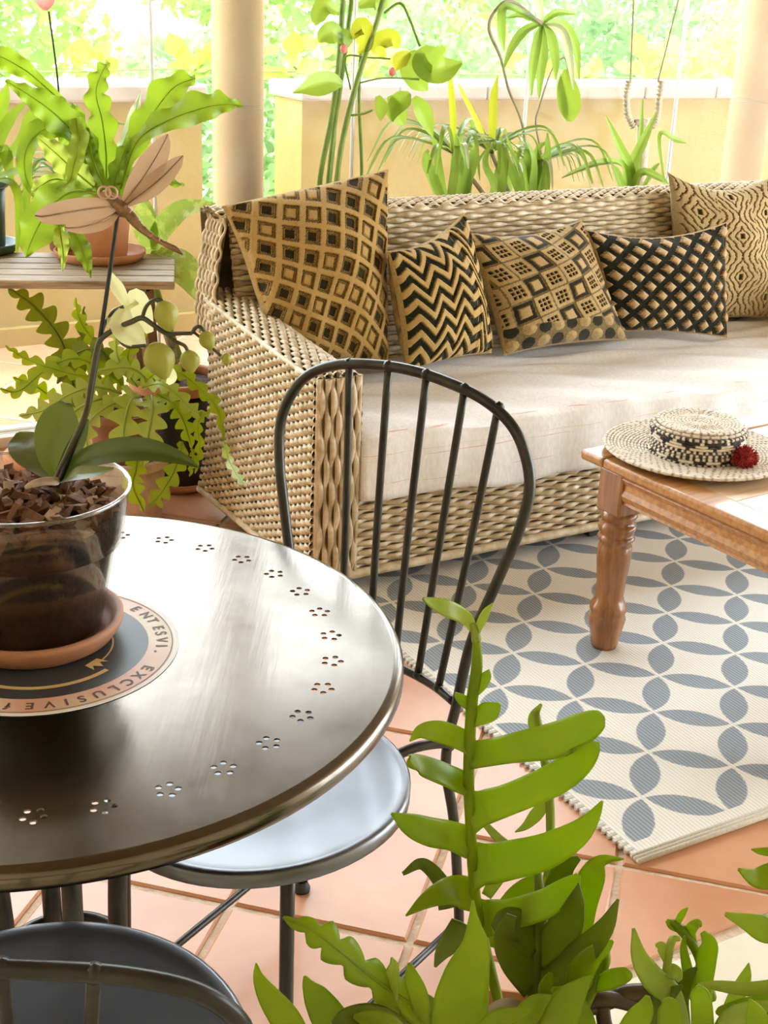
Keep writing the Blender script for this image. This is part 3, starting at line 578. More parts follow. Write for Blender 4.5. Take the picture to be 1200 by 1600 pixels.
# ================================================================== RUG
def rug_mat():
    m = bpy.data.materials.new('woven_rug'); m.use_nodes = True; N, L = nodes_of(m); b = N['Principled BSDF']; b.inputs['Roughness'].default_value = .75
    tc = N.new('ShaderNodeTexCoord'); sp = N.new('ShaderNodeSeparateXYZ'); L.new(tc.outputs['Object'], sp.inputs[0])
    nz = N.new('ShaderNodeTexNoise'); nz.inputs['Scale'].default_value = 260; L.new(tc.outputs['Object'], nz.inputs[0])
    # lattice coordinates (pattern runs at 44 degrees to the rug edge)
    R0 = np.array([.1607, 2.1314])*CH; ra = math.radians(-13.85); sc = .11637*CH
    p0 = np.array([(R0-O[:2])@U[:2], (R0-O[:2])@W[:2]]); a = ra-ANG; ca, sa = math.cos(a)/sc, math.sin(a)/sc
    jit = math_node(N, L, 'MULTIPLY', math_node(N, L, 'SUBTRACT', nz.outputs['Fac'], .5), .010)
    X = math_node(N, L, 'SUBTRACT', math_node(N, L, 'ADD', sp.outputs['X'], jit), float(p0[0])); Y = math_node(N, L, 'SUBTRACT', sp.outputs['Y'], float(p0[1]))
    g = math_node(N, L, 'ADD', math_node(N, L, 'MULTIPLY', X, ca), math_node(N, L, 'MULTIPLY', Y, sa)); h_ = math_node(N, L, 'ADD', math_node(N, L, 'MULTIPLY', X, -sa), math_node(N, L, 'MULTIPLY', Y, ca))
    fa = math_node(N, L, 'SUBTRACT', math_node(N, L, 'FRACT', g), .5); fb = math_node(N, L, 'SUBTRACT', math_node(N, L, 'FRACT', h_), .5)
    A = math_node(N, L, 'ABSOLUTE', fa); B = math_node(N, L, 'ABSOLUTE', fb)
    def sq(x): return math_node(N, L, 'MULTIPLY', x, x)
    d1 = math_node(N, L, 'SQRT', math_node(N, L, 'ADD', sq(math_node(N, L, 'SUBTRACT', A, 1.0)), sq(B))); d2 = math_node(N, L, 'SQRT', math_node(N, L, 'ADD', sq(A), sq(math_node(N, L, 'SUBTRACT', B, 1.0))))
    d = math_node(N, L, 'MINIMUM', d1, d2); mk = N.new('ShaderNodeMapRange'); L.new(d, mk.inputs[0]); mk.inputs[1].default_value = .672; mk.inputs[2].default_value = .690; mk.inputs[3].default_value = 1; mk.inputs[4].default_value = 0
    # plain selvage at the hems
    hem = math_node(N, L, 'GREATER_THAN', sp.outputs['Y'], -1.163); hl = math_node(N, L, 'GREATER_THAN', sp.outputs['X'], .078)
    f = math_node(N, L, 'MULTIPLY', math_node(N, L, 'MULTIPLY', mk.outputs[0], hem), hl)
    # ribs of the weave
    rib = math_node(N, L, 'SINE', math_node(N, L, 'MULTIPLY', math_node(N, L, 'ADD', math_node(N, L, 'MULTIPLY', sp.outputs['X'], 1.0), math_node(N, L, 'MULTIPLY', sp.outputs['Y'], .0)), 2*math.pi/.0085))
    rr = N.new('ShaderNodeMapRange'); L.new(rib, rr.inputs[0]); rr.inputs[1].default_value = -1; rr.inputs[2].default_value = 1; rr.inputs[3].default_value = 0; rr.inputs[4].default_value = 1
    mA = N.new('ShaderNodeMix'); mA.data_type = 'RGBA'; L.new(rr.outputs[0], mA.inputs[0]); mA.inputs[6].default_value = (.68, .64, .55, 1); mA.inputs[7].default_value = (.80, .77, .70, 1)
    mB = N.new('ShaderNodeMix'); mB.data_type = 'RGBA'; L.new(rr.outputs[0], mB.inputs[0]); mB.inputs[6].default_value = (.18, .205, .225, 1); mB.inputs[7].default_value = (.32, .355, .39, 1)
    mx = N.new('ShaderNodeMix'); mx.data_type = 'RGBA'; L.new(f, mx.inputs[0]); L.new(mA.outputs[2], mx.inputs[6]); L.new(mB.outputs[2], mx.inputs[7]); L.new(mx.outputs[2], b.inputs['Base Color'])
    bp = N.new('ShaderNodeBump'); bp.inputs['Strength'].default_value = .4; bp.inputs['Distance'].default_value = .002; L.new(rr.outputs[0], bp.inputs['Height']); L.new(bp.outputs[0], b.inputs['Normal'])
    return m
rg = empty('woven_rug', O, ANG, 'cream outdoor rug with grey-blue petal pattern under the coffee table', 'rug')
bevel(obj('rug_field', box(.052, 2.05, -1.19, .55, .0006, .007), rug_mat(), rg, False), .002)
hemm = mat('rug_hem', (.60, .55, .45), .9, col2=(.70, .66, .57), nscale=200)
for q in range(3): obj('hem_cord', tube([(.048, -1.194-.0085*q, .006), (1.0, -1.194-.0085*q, .006), (2.05, -1.194-.0085*q, .006)], .0052, 6, 8), hemm, rg)
sv = mat('rug_selvage_thread', (.45, .43, .38), .9, col2=(.55, .53, .48), nscale=100)
st = [box(.046, .066, y, y+.007, .002, .0082) for y in np.arange(-1.18, .01, .0165)]
tag(obj('selvage_stitches', join(*st), sv, rg, False), kind='stuff')
# ================================================================== ROUND METAL TABLE
TC = np.array([-.378, 1.307]); TZ = .74; TR_ = .408; HR = .3265
table = empty('round_bistro_table', (TC[0], TC[1], 0), 0, 'round dark steel bistro table with a ring of punched flowers', 'table')
def tabletop():
    from mathutils.geometry import delaunay_2d_cdt
    loops = []; th = np.linspace(0, 2*np.pi, 128, endpoint=False); R = TR_-.012
    loops.append([(R*math.cos(a), R*math.sin(a)) for a in th])
    step = .1904; ph = 1.5171-.1916*7.5+step*7.5
    for i in range(33):
        a = ph-step*i; c = np.array([math.cos(a), math.sin(a)])*HR
        for q in range(5):
            b = a+2*math.pi*q/5; hc = c+.0098*np.array([math.cos(b), math.sin(b)])
            loops.append([(hc[0]+.0036*math.cos(x), hc[1]+.0036*math.sin(x)) for x in np.linspace(0, 2*np.pi, 8, endpoint=False)])
    vs_ = []; faces = []
    for l in loops: faces.append(list(range(len(vs_), len(vs_)+len(l)))); vs_ += [Vector(p) for p in l]
    # extra rings keep the triangles even
    for rr, kk in ((.06, 12), (.14, 24), (.22, 40), (.285, 66), (.36, 80)):
        vs_ += [Vector((rr*math.cos(x), rr*math.sin(x))) for x in np.linspace(0, 2*np.pi, kk, endpoint=False)]
    ov, oe, of, _, _, orig = delaunay_2d_cdt(vs_, [], faces, 0, 1e-7)
    keep = []
    for f, og in zip(of, orig):
        c = sum((ov[i] for i in f), Vector((0, 0)))/len(f)
        if c.length > R: continue
        if any(g >= 1 for g in og): continue
        keep.append(tuple(f))
    n = len(ov); V = [(v.x, v.y, 0.) for v in ov]+[(v.x, v.y, -.002) for v in ov]
    Fc = list(keep)+[tuple(i+n for i in f[::-1]) for f in keep]
    cnt = {}
    for f in keep:
        for a, b in zip(f, f[1:]+f[:1]): cnt[(a, b)] = 1
    Fc += [(b, a, a+n, b+n) for (a, b) in cnt if (b, a) not in cnt and Vector(V[a]).length < R-.001]
    return np.array(V), Fc
tp = obj('tabletop', tabletop(), M['top'], table, False); tp.location = (0, 0, TZ)
rim = lathe([(TR_-.0121, 0), (TR_-.007, -.0008), (TR_-.0025, -.0035), (TR_, -.009), (TR_, -.017), (TR_-.003, -.022), (TR_-.009, -.0235), (TR_-.0121, -.021), (TR_-.0121, -.002)], 128)
obj('rolled_rim', rim, M['top'], tp)
for a in (math.radians(x) for x in (-64, 26, 116, 206)):
    c, s = math.cos(a), math.sin(a)
    obj('leg', tube([(.085*c, .085*s, TZ-.004), (.075*c, .075*s, .5), (.075*c, .075*s, .22), (.16*c, .16*s, .09), (.27*c, .27*s, .012)], .0125, 10, 40), M['chair'], table)
obj('top_brace', join(tube([(-.28, 0, TZ-.012), (.28, 0, TZ-.012)], .009, 8, 4), tube([(0, -.28, TZ-.012), (0, .28, TZ-.012)], .009, 8, 4)), M['chair'], table)
th = np.linspace(0, 2*np.pi, 40, endpoint=False); obj('leg_ring', tube(np.c_[.078*np.cos(th), .078*np.sin(th), np.full(40, .30)], .008, 8, closed=True), M['chair'], table)
# round printed sticker, lettering set where it stands on the table
sk = empty('round_sticker', (TC[0]-.003, TC[1]+.002, TZ), 0, 'round printed sticker with ring lettering and a crown under the orchid', 'sticker')
def ring(r0, r1, z, k=96, a0=0, a1=2*np.pi, mth=None):
    th = np.linspace(a0, a1, k); V = np.r_[np.c_[r0*np.cos(th), r0*np.sin(th), np.full(k, z)], np.c_[r1*np.cos(th), r1*np.sin(th), np.full(k, z)]]
    return V, [(i, i+k, i+k+1, i+1) for i in range(k-1)]
bandm = mat('sticker_band', (.68, .55, .36), .45, col2=(.68, .38, .28), nscale=7, ramp=(.44, .56), detail=1)
obj('white_edge', ring(.148, .1535, .0006), M['white_print'], sk, False); obj('red_line', ring(.1455, .1465, .0009), M['ink'], sk, False)
obj('letter_band', ring(.119, .148, .0006), bandm, sk, False); obj('navy_field', ring(.0, .119, .0005), M['navy'], sk, False)
obj('gold_arc', ring(.094, .100, .0009, 60, math.radians(195), math.radians(330)), M['gold'], sk, False); obj('gold_arc', ring(.078, .080, .0009, 40, math.radians(-25), math.radians(50)), M['gold'], sk, False)
cw = np.array([(-.009, -.006), (.009, -.006), (.011, .008), (.005, .001), (0, .010), (-.005, .001), (-.011, .008)])
ca_ = math.radians(-28); cr_ = .078; rot_ = np.array([[math.cos(ca_-math.pi/2), -math.sin(ca_-math.pi/2)], [math.sin(ca_-math.pi/2), math.cos(ca_-math.pi/2)]])
cwv = cw@rot_.T*1.1+np.array([math.cos(ca_), math.sin(ca_)])*cr_; obj('crown', (np.c_[cwv, np.full(7, .0010)], [(0, 1, 2, 3), (0, 3, 5), (3, 4, 5), (0, 5, 6)]), M['gold'], sk, False)
LET = [('E', 215, 951), ('N', 235, 960), ('T', 248, 968), ('E', 259, 980), ('S', 264, 989), ('V', 266, 1000), ('I', 264, 1010), ('.', 258, 1019), ('E', 238, 1046), ('X', 223, 1058), ('C', 204, 1069), ('L', 179, 1077), ('U', 156, 1087), ('S', 127, 1092), ('I', 103, 1096), ('V', 77, 1099), ('E', 48, 1099), ('f', 16, 1097), ('o', -8, 1094), ('r', -30, 1090)]
dg = bpy.context.evaluated_depsgraph_get
for ch, x_, y_ in LET:
    p = at_z(x_, y_, TZ)[:2]-np.array(sk.location[:2]); a = math.atan2(p[1], p[0]); r_ = .1335
    cu_ = bpy.data.curves.new('letter', 'FONT'); cu_.body = ch; cu_.size = .0185; cu_.align_x = 'CENTER'; cu_.align_y = 'CENTER'; cu_.offset = .0004
    t_ = bpy.data.objects.new('letter', cu_); COL.objects.link(t_); bpy.context.view_layer.update()
    me = bpy.data.meshes.new_from_object(t_.evaluated_get(dg())); bpy.data.objects.remove(t_); me.name = 'letter'; me.materials.clear(); me.materials.append(M['ink'])
    lo = bpy.data.objects.new('letter', me); COL.objects.link(lo); lo.parent = sk; lo.location = (r_*math.cos(a), r_*math.sin(a), .0010); lo.rotation_euler = (0, 0, a-math.pi/2)
# ================================================================== METAL CHAIRS
def make_chair(loc, beta, label, low=False):
    bz = (lambda P: [(a, .165+(b-.25)*.55, .44+(c-.44)*.615) for a, b, c in P]) if low else (lambda P: P)
    e = empty('metal_chair', loc, beta-math.pi/2, label, 'chair', 'dark metal bistro chairs')
    k = 64; th = np.linspace(0, 2*np.pi, k, endpoint=False); rx = .202+.012*low; ry = np.where(np.sin(th) < 0, .222, .200)
    cx_, cy_ = rx*np.cos(th), ry*np.sin(th)
    rings = []
    for f, z in ((0, .447), (.55, .4475), (.86, .449), (.93, .452), (.975, .455), (1, .452), (1, .434), (.97, .430), (.0, .430)): rings.append(np.c_[cx_*f, cy_*f, np.full(k, z)])
    V = np.vstack(rings); Fc = [(i*k+q, i*k+(q+1) % k, (i+1)*k+(q+1) % k, (i+1)*k+q) for i in range(len(rings)-1) for q in range(k)]
    obj('seat', (V, Fc), M['seat'], e)
    hp = [(-.150, .250, .50), (-.160, .262, .60), (-.184, .275, .69), (-.206, .287, .77), (-.213, .297, .835), (-.195, .304, .885), (-.165, .308, .918), (-.115, .311, .940), (-.05, .313, .951), (0, .313, .954)]
    hp = bz(hp); hoop = hp+[(-a, b, c) for a, b, c in hp[-2::-1]]
    legL = [(-.160, .300, .015), (-.158, .282, .15), (-.152, .262, .30), (-.136, .258, .38), (-.138, .254, .44)]
    if low: legL = [(a, b-.085, c) for a, b, c in legL]
    path = legL+hoop+[(-a, b, c) for a, b, c in legL[::-1]]
    obj('hoop', tube(path, .0079, 10, 150), M['chair'], e)
    rail_ = [(-.147, .250, .505), (-.10, .271, .505), (-.05, .283, .505), (0, .287, .505), (.05, .283, .505), (.10, .271, .505), (.147, .250, .505)]
    rail_ = bz(rail_)
    obj('lower_rail', tube(rail_, .0065, 8, 30), M['chair'], e)
    for tb, tt in ((-.075, -.100), (-.028, -.032), (.018, .032), (.064, .094), (.108, .148)):
        zt = .954-.030*(abs(tt)/.165)**2.2; yb = .287-.037*(tb/.147)**2
        obj('spindle', join(tube(bz([(tb, yb, .505), ((tb+tt)/2, .297, .73), (tt, .312, zt)]), .0058, 8, 12), ball(bz([(tt, .312, zt)])[0], .009, .009, .009, 8), ball(bz([(tb, yb, .508)])[0], .008, .008, .008, 8)), M['chair'], e)
    for s in (-1, 1):
        obj('bracket', tube([(s*.105, .165, .442), (s*.120, .200, .446), (s*.140, .240, .440), (s*.140, .257, .425)] if not low else [(s*.192, -.06, .442), (s*.225, -.055, .440), (s*.250, -.035, .428), (s*.262, -.01, .39), (s*.262, .02, .34), (s*.20, .10, .30), (s*.152, .18, .30)], .0075, 8, 14), M['chair'], e)
        fl = obj('leg', tube([(s*.142, -.121, .432), (s*.145, -.125, .22), (s*.150, -.130, .012)], .0095, 10, 10), M['chair'], e)
        obj('foot_cap', lathe([(0, 0), (.014, 0), (.015, .006), (.012, .012), (.0098, .02)], 14, (s*.150, -.130, 0)), M['black_foot'], fl)
        obj('foot_cap', lathe([(0, 0), (.014, 0), (.015, .006), (.012, .012), (.0098, .02)], 14, (s*.160, .300-.085*low, 0)), M['black_foot'], e)
        obj('side_stretcher', tube([(s*.148, -.128, .10), (s*.159, .289-.085*low, .10)], .006, 8, 4), M['chair'], e)
    return e
make_chair((-.15, 1.50, 0), math.radians(56), 'dark metal spindle-back chair between the round table and the sofa')
make_chair((-.318, .972, 0), math.radians(-86), 'low-backed dark metal chair nearest the camera at the lower left, seat half under the table', True)
# ================================================================== COFFEE TABLE
ca = ANG+math.radians(4); CT = S(.457, -.431, .0072)
ct = empty('coffee_table', CT, ca, 'low varnished pine coffee table with turned legs standing on the rug', 'table')
CU, CWd, CZ = 1.10, .80, .476                                        # size along u, along -w, height
fr = [(0, .0), (-.002, -.004), (0, -.012), (.008, -.016), (.012, -.022)]
def frame_top(x0, x1, y0, y1, wd):
    out = []
    for a, b, c, d in ((x0, x1, y1-wd, y1), (x0, x1, y0, y0+wd), (x0, x0+wd, y0+wd, y1-wd), (x1-wd, x1, y0+wd, y1-wd)): out.append(box(a, b, c, d, CZ-.024, CZ))
    return out
for b_ in frame_top(0, CU, -CWd, 0, .075): bevel(obj('top_border', b_, M['pine'], ct, False), .007, 3)
n = 6; pwid = (CWd-.15)/n
for i in range(n): bevel(obj('top_plank', box(.0755, CU-.0755, -CWd+.075+i*pwid+.0006, -CWd+.075+(i+1)*pwid-.0006, CZ-.022, CZ-.0025), M['pine_pale'], ct, False), .002)
LX, LY = (.052, CU-.052), (-.092, -CWd+.092)
for x_ in LX:
    for y_ in LY:
        bl = obj('leg', lathe([(0, 0), (.030, 0), (.033, .012), (.038, .045), (.042, .062), (.0445, .075), (.041, .088), (.0415, .092), (.044, .098), (.043, .110), (.036, .122), (.033, .135), (.034, .17), (.0385, .215), (.0405, .245), (.039, .262), (.035, .270), (.040, .275), (.0435, .282), (.040, .289), (.0375, .291), (.042, .299), (.0445, .308), (.042, .317), (.036, .322), (.040, .330), (.0445, .338), (.040, .347), (.037, .350), (0, .350)], 36), M['pine_leg'], ct)
        bl.location = (x_, y_, 0); bevel(obj('leg_block', box(-.038, .038, -.038, .038, .345, CZ-.024), M['pine_leg'], bl, False), .006)
prof = [(.0, CZ-.024), (-.012, CZ-.026), (-.018, CZ-.034), (-.012, CZ-.044), (-.007, CZ-.048), (-.009, CZ-.062), (-.014, CZ-.074), (-.010, CZ-.086), (-.004, CZ-.090), (-.006, CZ-.096), (0, CZ-.100), (.014, CZ-.100), (.014, CZ-.024)]
def mould(a, b, out):                                               # apron rail from a to b, mouldings facing `out`
    a, b, out = np.array(a, float), np.array(b, float), np.array(out, float); k = len(prof)
    V = [np.r_[p-out*q, z] for p in (a, b) for q, z in prof]
    return np.array(V), [(i, (i+1) % k, (i+1) % k+k, i+k) for i in range(k)]+[tuple(range(k)), tuple(range(2*k-1, k-1, -1))]
for a, b, o_ in (((LX[0]-.022, LY[0]-.038), (LX[0]-.022, LY[1]+.038), (-1, 0)), ((LX[1]+.022, LY[0]-.038), (LX[1]+.022, LY[1]+.038), (1, 0)), ((LX[0]+.038, LY[0]+.022), (LX[1]-.038, LY[0]+.022), (0, 1)), ((LX[0]+.038, LY[1]-.022), (LX[1]-.038, LY[1]-.022), (0, -1))):
    fixn(obj('apron', mould(a, b, o_), M['pine'], ct, False))
# ================================================================== STRAW HAT
HC = S(.675, -.572, CZ+.0075)
hat = empty('straw_hat', HC, .3, 'wide-brimmed woven straw hat with black pattern lying on the coffee table', 'hat')
straw = patmat('plaited_straw', (.035, .028, .026), (.34, .27, .20), (.74, .65, .52), .7)
def coils(rows, k, fn, r):
    V = []; Fc = []; A = []; off = 0; th = np.linspace(0, 2*np.pi, k, endpoint=False); m = 6; tt = np.linspace(0, 2*np.pi, m, endpoint=False)
    for i, (R_, z) in enumerate(rows):
        rr = r*(1+.16*np.sin(th*round(R_*330)+i*2))
        ringv = np.stack([(R_+rr[:, None]*np.cos(tt))*np.cos(th)[:, None], (R_+rr[:, None]*np.cos(tt))*np.sin(th)[:, None], z+rr[:, None]*.8*np.sin(tt)], -1)
        V.append(ringv.reshape(-1, 3)); a = fn(i, th); A.append(np.repeat(a, m))
        i_, q = np.meshgrid(np.arange(k), np.arange(m), indexing='ij'); i_ = i_.ravel(); q = q.ravel(); j = (i_+1) % k; q2 = (q+1) % m
        Fc.append(np.stack([i_*m+q, i_*m+q2, j*m+q2, j*m+q], -1)[:, ::-1]+off); off += k*m
    return np.vstack(V), np.vstack(Fc), np.hstack(A)
def hatpart(name, rows, fn, r=.0046, k=220):
    V, Fc, A = coils(rows, k, fn, r); o = fast(name, V, Fc, straw, hat); at = o.data.attributes.new('pat', 'FLOAT', 'POINT'); at.data.foreach_set('value', A.astype(np.float32)); return o
fl = lambda i, th: np.where(np.sin(th*(30+i*4)+i*2.1) > .70, .50, .95)
hatpart('brim', [(.104+.0078*i, .006+.0006*i+.004*(i/14)**2) for i in range(14)], fl)
def cr_f(i, th):
    f = (th*11/(2*np.pi)) % 1; tri = 1-abs(f-.5)*2
    if i in (0, 2, 8): return np.where(np.sin(th*48+i*1.5) > .1, .08, .95)
    if i in (4, 3): return np.where(np.sin(th*48+i*math.pi) > 0, .08, .95)
    if i in (5, 6, 7): return np.where(tri > (i-4.4)/3.2, .95, .08)
    return np.where(tri > .55, .08, .95)
hatpart('crown', [(.103+.002*math.sin(i), .010+.0072*i) for i in range(9)], cr_f, .0046)
hatpart('crown_top', [(.0995-.0078*i, .0745+.004*(i > 0)+.0015*math.sin(i*.9)) for i in range(13)], fl)
pc = at_z(1163, 716, CZ+.037); pl = np.array(basis(hat).inverted()@Vector(pc))
pp = []
for i in range(420):
    d = n_(rng.normal(size=3)); L_ = .030*rng.uniform(.85, 1.08); s = n_(np.cross(d, rng.normal(size=3)))
    pp.append(tube([d*.004, d*L_*.6+s*.003, d*L_], [.0016, .0016, .0010], 3, None, False))
hp_ = obj('pompom', join(ball((0, 0, 0), .022, .022, .022, 12), *pp), M['pompom'], hat); hp_.location = pl
# ================================================================== PLANT STAND ON THE LEFT
SZ = .65; PS = np.array([-.93, 3.80]); pr = math.radians(9)
stand = empty('slatted_plant_stand', (PS[0], PS[1], 0), pr, 'weathered slatted wooden plant stand left of the sofa', 'plant stand')
for i in range(5):
    y0 = -.20+.082*i; bevel(obj('slat', box(-.62, .285, y0, y0+.074, SZ-.024, SZ), M['stand_wood'], stand, False), .004)
for x_ in (-.5, .18): bevel(obj('crosspiece', box(x_-.025, x_+.025, -.19, .19, SZ-.062, SZ-.024), M['leg_wood'], stand, False), .004)
for x_, lean in ((-.5, -.03), (.18, .03)):
    for y0, y1 in ((-.15, .17), (.15, -.17)):
        d = np.array([lean*.5, y1-y0, -(SZ-.03)]); P0 = np.array([x_+(.022 if y0 < 0 else -.022), y0, SZ-.03])
        V, Fc = tube([P0, P0+d*.5, P0+d*.998], .024, 4, None); obj('leg', (V, Fc), M['leg_wood'], stand, False)
def pot(name, c, rt_, rb, h_, m, label, rimh=.028, rimw=.008, soil=True, saucer=None, soil_m='soil', cat='pot', group=None, rim_m=None):
    e = empty(name, c, 0, label, cat, group)
    z0 = .012 if saucer else 0
    prof = [(0, z0), (rb, z0), (rb+(rt_-rb)*.8, z0+h_-rimh), (rt_-.004+.0, z0+h_-rimh)]
    body = obj('body', lathe([(0, z0), (rb-.004, z0), (rb, z0+.004), (rt_-.006, z0+h_-rimh), (rt_-.012, z0+h_-rimh), (rt_-.02, z0+h_-.05), (rb-.01, z0+.01), (0, z0+.01)], 40), m, e)
    obj('rim', lathe([(rt_-.012, z0+h_-rimh), (rt_+rimw-.004, z0+h_-rimh), (rt_+rimw, z0+h_-rimh+.005), (rt_+rimw+.001, z0+h_-.005), (rt_+rimw-.004, z0+h_), (rt_-.008, z0+h_), (rt_-.012, z0+h_-.005)], 40, closed=True), rim_m or m, body)
    if soil: obj('soil', lathe([(0, z0+h_-.018), (rt_*.5, z0+h_-.02), (rt_-.010, z0+h_-.026)], 24), M[soil_m], e)
    if saucer:
        obj('saucer', lathe([(0, 0), (saucer-.018, 0), (saucer-.004, .014), (saucer, .026), (saucer-.003, .030), (saucer-.008, .028), (saucer-.020, .010), (0, .008)], 40), rim_m or M['terracotta'], e)
    return e
def blade_obj(parent, spec, m, place=at_y, name='leaf', **kw): return obj(name, px_blade(spec, place, **kw), m, parent, world=True)
# --- wavy fern in terracotta
Y0 = 3.80; b = at_z(157, 404, SZ+.001)
fern = pot('wavy_fern', b, .104, .080, .205, M['terracotta'], 'wavy-leaved fern in a terracotta pot and saucer on the slatted stand', saucer=.137, cat='potted plant')
FL = [([(165, 305, 3.84, 7), (166, 245, 3.84, 15), (160, 190, 3.83, 18), (150, 145, 3.83, 15), (160, 112, 3.84, 11), (170, 97, 3.84, 3)], 'fern', .22, 5), ([(185, 305, 3.82, 6), (203, 240, 3.83, 13), (236, 182, 3.84, 22), (270, 138, 3.85, 22), (300, 124, 3.86, 8), (306, 122, 3.86, 1)], 'fern', .16, 4),
      ([(188, 295, 3.78, 5), (213, 222, 3.76, 9), (262, 188, 3.74, 19), (320, 168, 3.72, 24), (355, 163, 3.71, 13), (380, 166, 3.70, 1)], 'fern', .12, 4), ([(158, 300, 3.8, 8), (128, 225, 3.76, 22), (88, 180, 3.72, 25), (45, 148, 3.69, 14), (8, 126, 3.67, 2)], 'fern', .10, 5),
      ([(160, 300, 3.82, 4), (125, 195, 3.8, 5), (62, 128, 3.78, 9), (20, 98, 3.76, 16), (-25, 78, 3.75, 12)], 'fern', .05, 4), ([(150, 300, 3.74, 6), (108, 302, 3.68, 22), (75, 330, 3.62, 30), (52, 370, 3.6, 22), (40, 402, 3.6, 2)], 'fern', .08, 3),
      ([(150, 298, 3.78, 5), (118, 215, 3.75, 12), (75, 200, 3.72, 18), (42, 230, 3.7, 14), (40, 275, 3.7, 9), (58, 310, 3.7, 4)], 'fern', .08, 3), ([(146, 292, 3.74, 8), (118, 268, 3.7, 20), (88, 240, 3.68, 18), (58, 214, 3.66, 4)], 'fern_pale', .15, 4),
      ([(118, 185, 3.73, 8), (124, 220, 3.7, 13), (116, 255, 3.68, 11), (104, 288, 3.67, 6), (60, 300, 3.66, 2)], 'fern_pale', .15, 3), ([(92, 348, 3.62, 5), (96, 375, 3.6, 12), (99, 398, 3.59, 6), (98, 424, 3.58, 1)], 'fern_pale', .05, 3),
      ([(108, 350, 3.64, 7), (126, 385, 3.6, 14), (136, 412, 3.58, 8), (142, 434, 3.57, 1)], 'fern', .05, 3), ([(198, 300, 3.76, 4), (206, 280, 3.74, 9), (214, 265, 3.73, 5), (218, 257, 3.73, 1)], 'fern', .1, 2),
      ([(205, 300, 3.78, 2), (240, 284, 3.76, 5), (270, 285, 3.75, 7), (288, 291, 3.74, 1)], 'fern', .05, 2), ([(178, 302, 3.84, 5), (188, 240, 3.86, 7), (208, 185, 3.88, 8), (220, 142, 3.9, 1)], 'pale_blade', .05, 2),
      ([(140, 300, 3.82, 5), (135, 245, 3.84, 10), (120, 185, 3.86, 12), (112, 160, 3.87, 2)], 'fern', .1, 3), ([(142, 300, 3.74, 5), (90, 280, 3.70, 9), (62, 292, 3.68, 10), (50, 302, 3.67, 2)], 'fern_pale', .1, 3),
      ([(175, 300, 3.78, 8), (182, 270, 3.77, 12), (195, 235, 3.77, 9), (205, 215, 3.77, 3)], 'fern', .1, 3), ([(168, 300, 3.76, 6), (150, 262, 3.74, 9), (140, 225, 3.74, 8), (138, 200, 3.74, 2)], 'fern', .1, 3)]
for sp_, m_, wv, fq in FL:
    lf_ = blade_obj(fern, sp_, M[m_], wavy=wv*1.25, freq=fq*1.3, n=34, amp_z=.010)
    P = px([q[:3] for q in sp_], at_y); P = P+np.array([facing(q) for q in P])*.004; obj('midrib', tube(P, np.linspace(.0028, .0008, len(P)), 5, 24), M['cactus'], lf_, world=True)
# --- green pot at the frame edge
gp = pot('upright_plant', at_z(-28, 392, SZ+.001), .086, .070, .21, M['green_pot'], 'dark green pot of upright leaves at the left edge of the stand', saucer=.115, cat='potted plant', rim_m=M['green_pot'])
for sp_ in ([(-20, 275, 3.8, 5), (0, 215, 3.78, 9), (20, 180, 3.77, 7), (40, 160, 3.76, 2)], [(-10, 275, 3.8, 4), (5, 235, 3.78, 9), (12, 255, 3.76, 8), (20, 288, 3.75, 2)], [(-30, 275, 3.82, 6), (-10, 200, 3.82, 12), (5, 160, 3.82, 9), (12, 130, 3.82, 2)], [(-5, 278, 3.76, 4), (22, 290, 3.72, 6), (30, 330, 3.70, 6), (26, 395, 3.69, 2)], [(-5, 275, 3.76, 4), (35, 270, 3.72, 5), (42, 320, 3.70, 5), (40, 375, 3.69, 1)], [(-12, 275, 3.78, 4), (30, 225, 3.77, 8), (50, 185, 3.76, 11), (58, 165, 3.76, 2)]): blade_obj(gp, sp_, M['fern'], wavy=.06, freq=3)
# --- grassy pot at the back of the stand
sp2 = pot('spider_plant', S(-.17, 1.33, SZ+.001), .10, .078, .17, M['terracotta_dark'], 'brown pot of fine grassy leaves at the back of the stand', cat='potted plant')
cb = np.array(sp2.location)+np.array([0, 0, .16])
def tuft(parent, c, n, L0, L1, wd, m, spread=1., lift=1., arc=None, droop=1.):
    for i in range(n):
        a = rng.uniform(0, 6.28) if arc is None else rng.uniform(*arc); L_ = rng.uniform(L0, L1); el = rng.uniform(.45, 1.25)*lift
        d = np.array([math.cos(a), math.sin(a), 0])*spread
        P = [c, c+d*L_*.35+np.array([0, 0, L_*.55*el]), c+d*L_*.75+np.array([0, 0, L_*.62*el]), c+d*L_*1.02+np.array([0, 0, L_*(.62*el-.32*droop)])]
        Pp = spline(P, 14); t = np.linspace(0, 1, 14); w_ = wd*np.sin(np.pi*(.12+.86*t))**.6
        obj('leaf', ribbon(Pp, w_, w_, n_(np.array([0, 0, 1.])+.3*facing(Pp[7])+rng.normal(0, .15, 3)), .35, 1), m, parent, world=True)
tuft(sp2, cb, 26, .16, .30, .007, M['grass'], .8, .9)
# tall thin flower stake
tk = empty('tulip_stake', S(-.165, 1.29, SZ+.15), 0, 'thin stake with a pink bud rising above the stand at the top left', 'flower')
obj('stem', tube(px([(95, 245, 3.98), (92, 150, 3.98), (86, 90, 3.98), (76, 18, 3.98)], at_y), .0028, 6, 16), M['rod'], tk, world=True)
for k_ in range(4):
    c = at_y(70, 2, 3.98); a = k_*1.57+.5; d = np.array([math.cos(a), math.sin(a), 0])*.016
    Pp = spline([c+np.array([0, 0, -.024]), c+d*1.2, c+d*.9+np.array([0, 0, .035])], 10); t = np.linspace(0, 1, 10); w_ = .017*np.sin(np.pi*(.08+.84*t))
    obj('petal', ribbon(Pp, w_, w_, n_(d), .3, 2), M['pink'], tk, world=True)
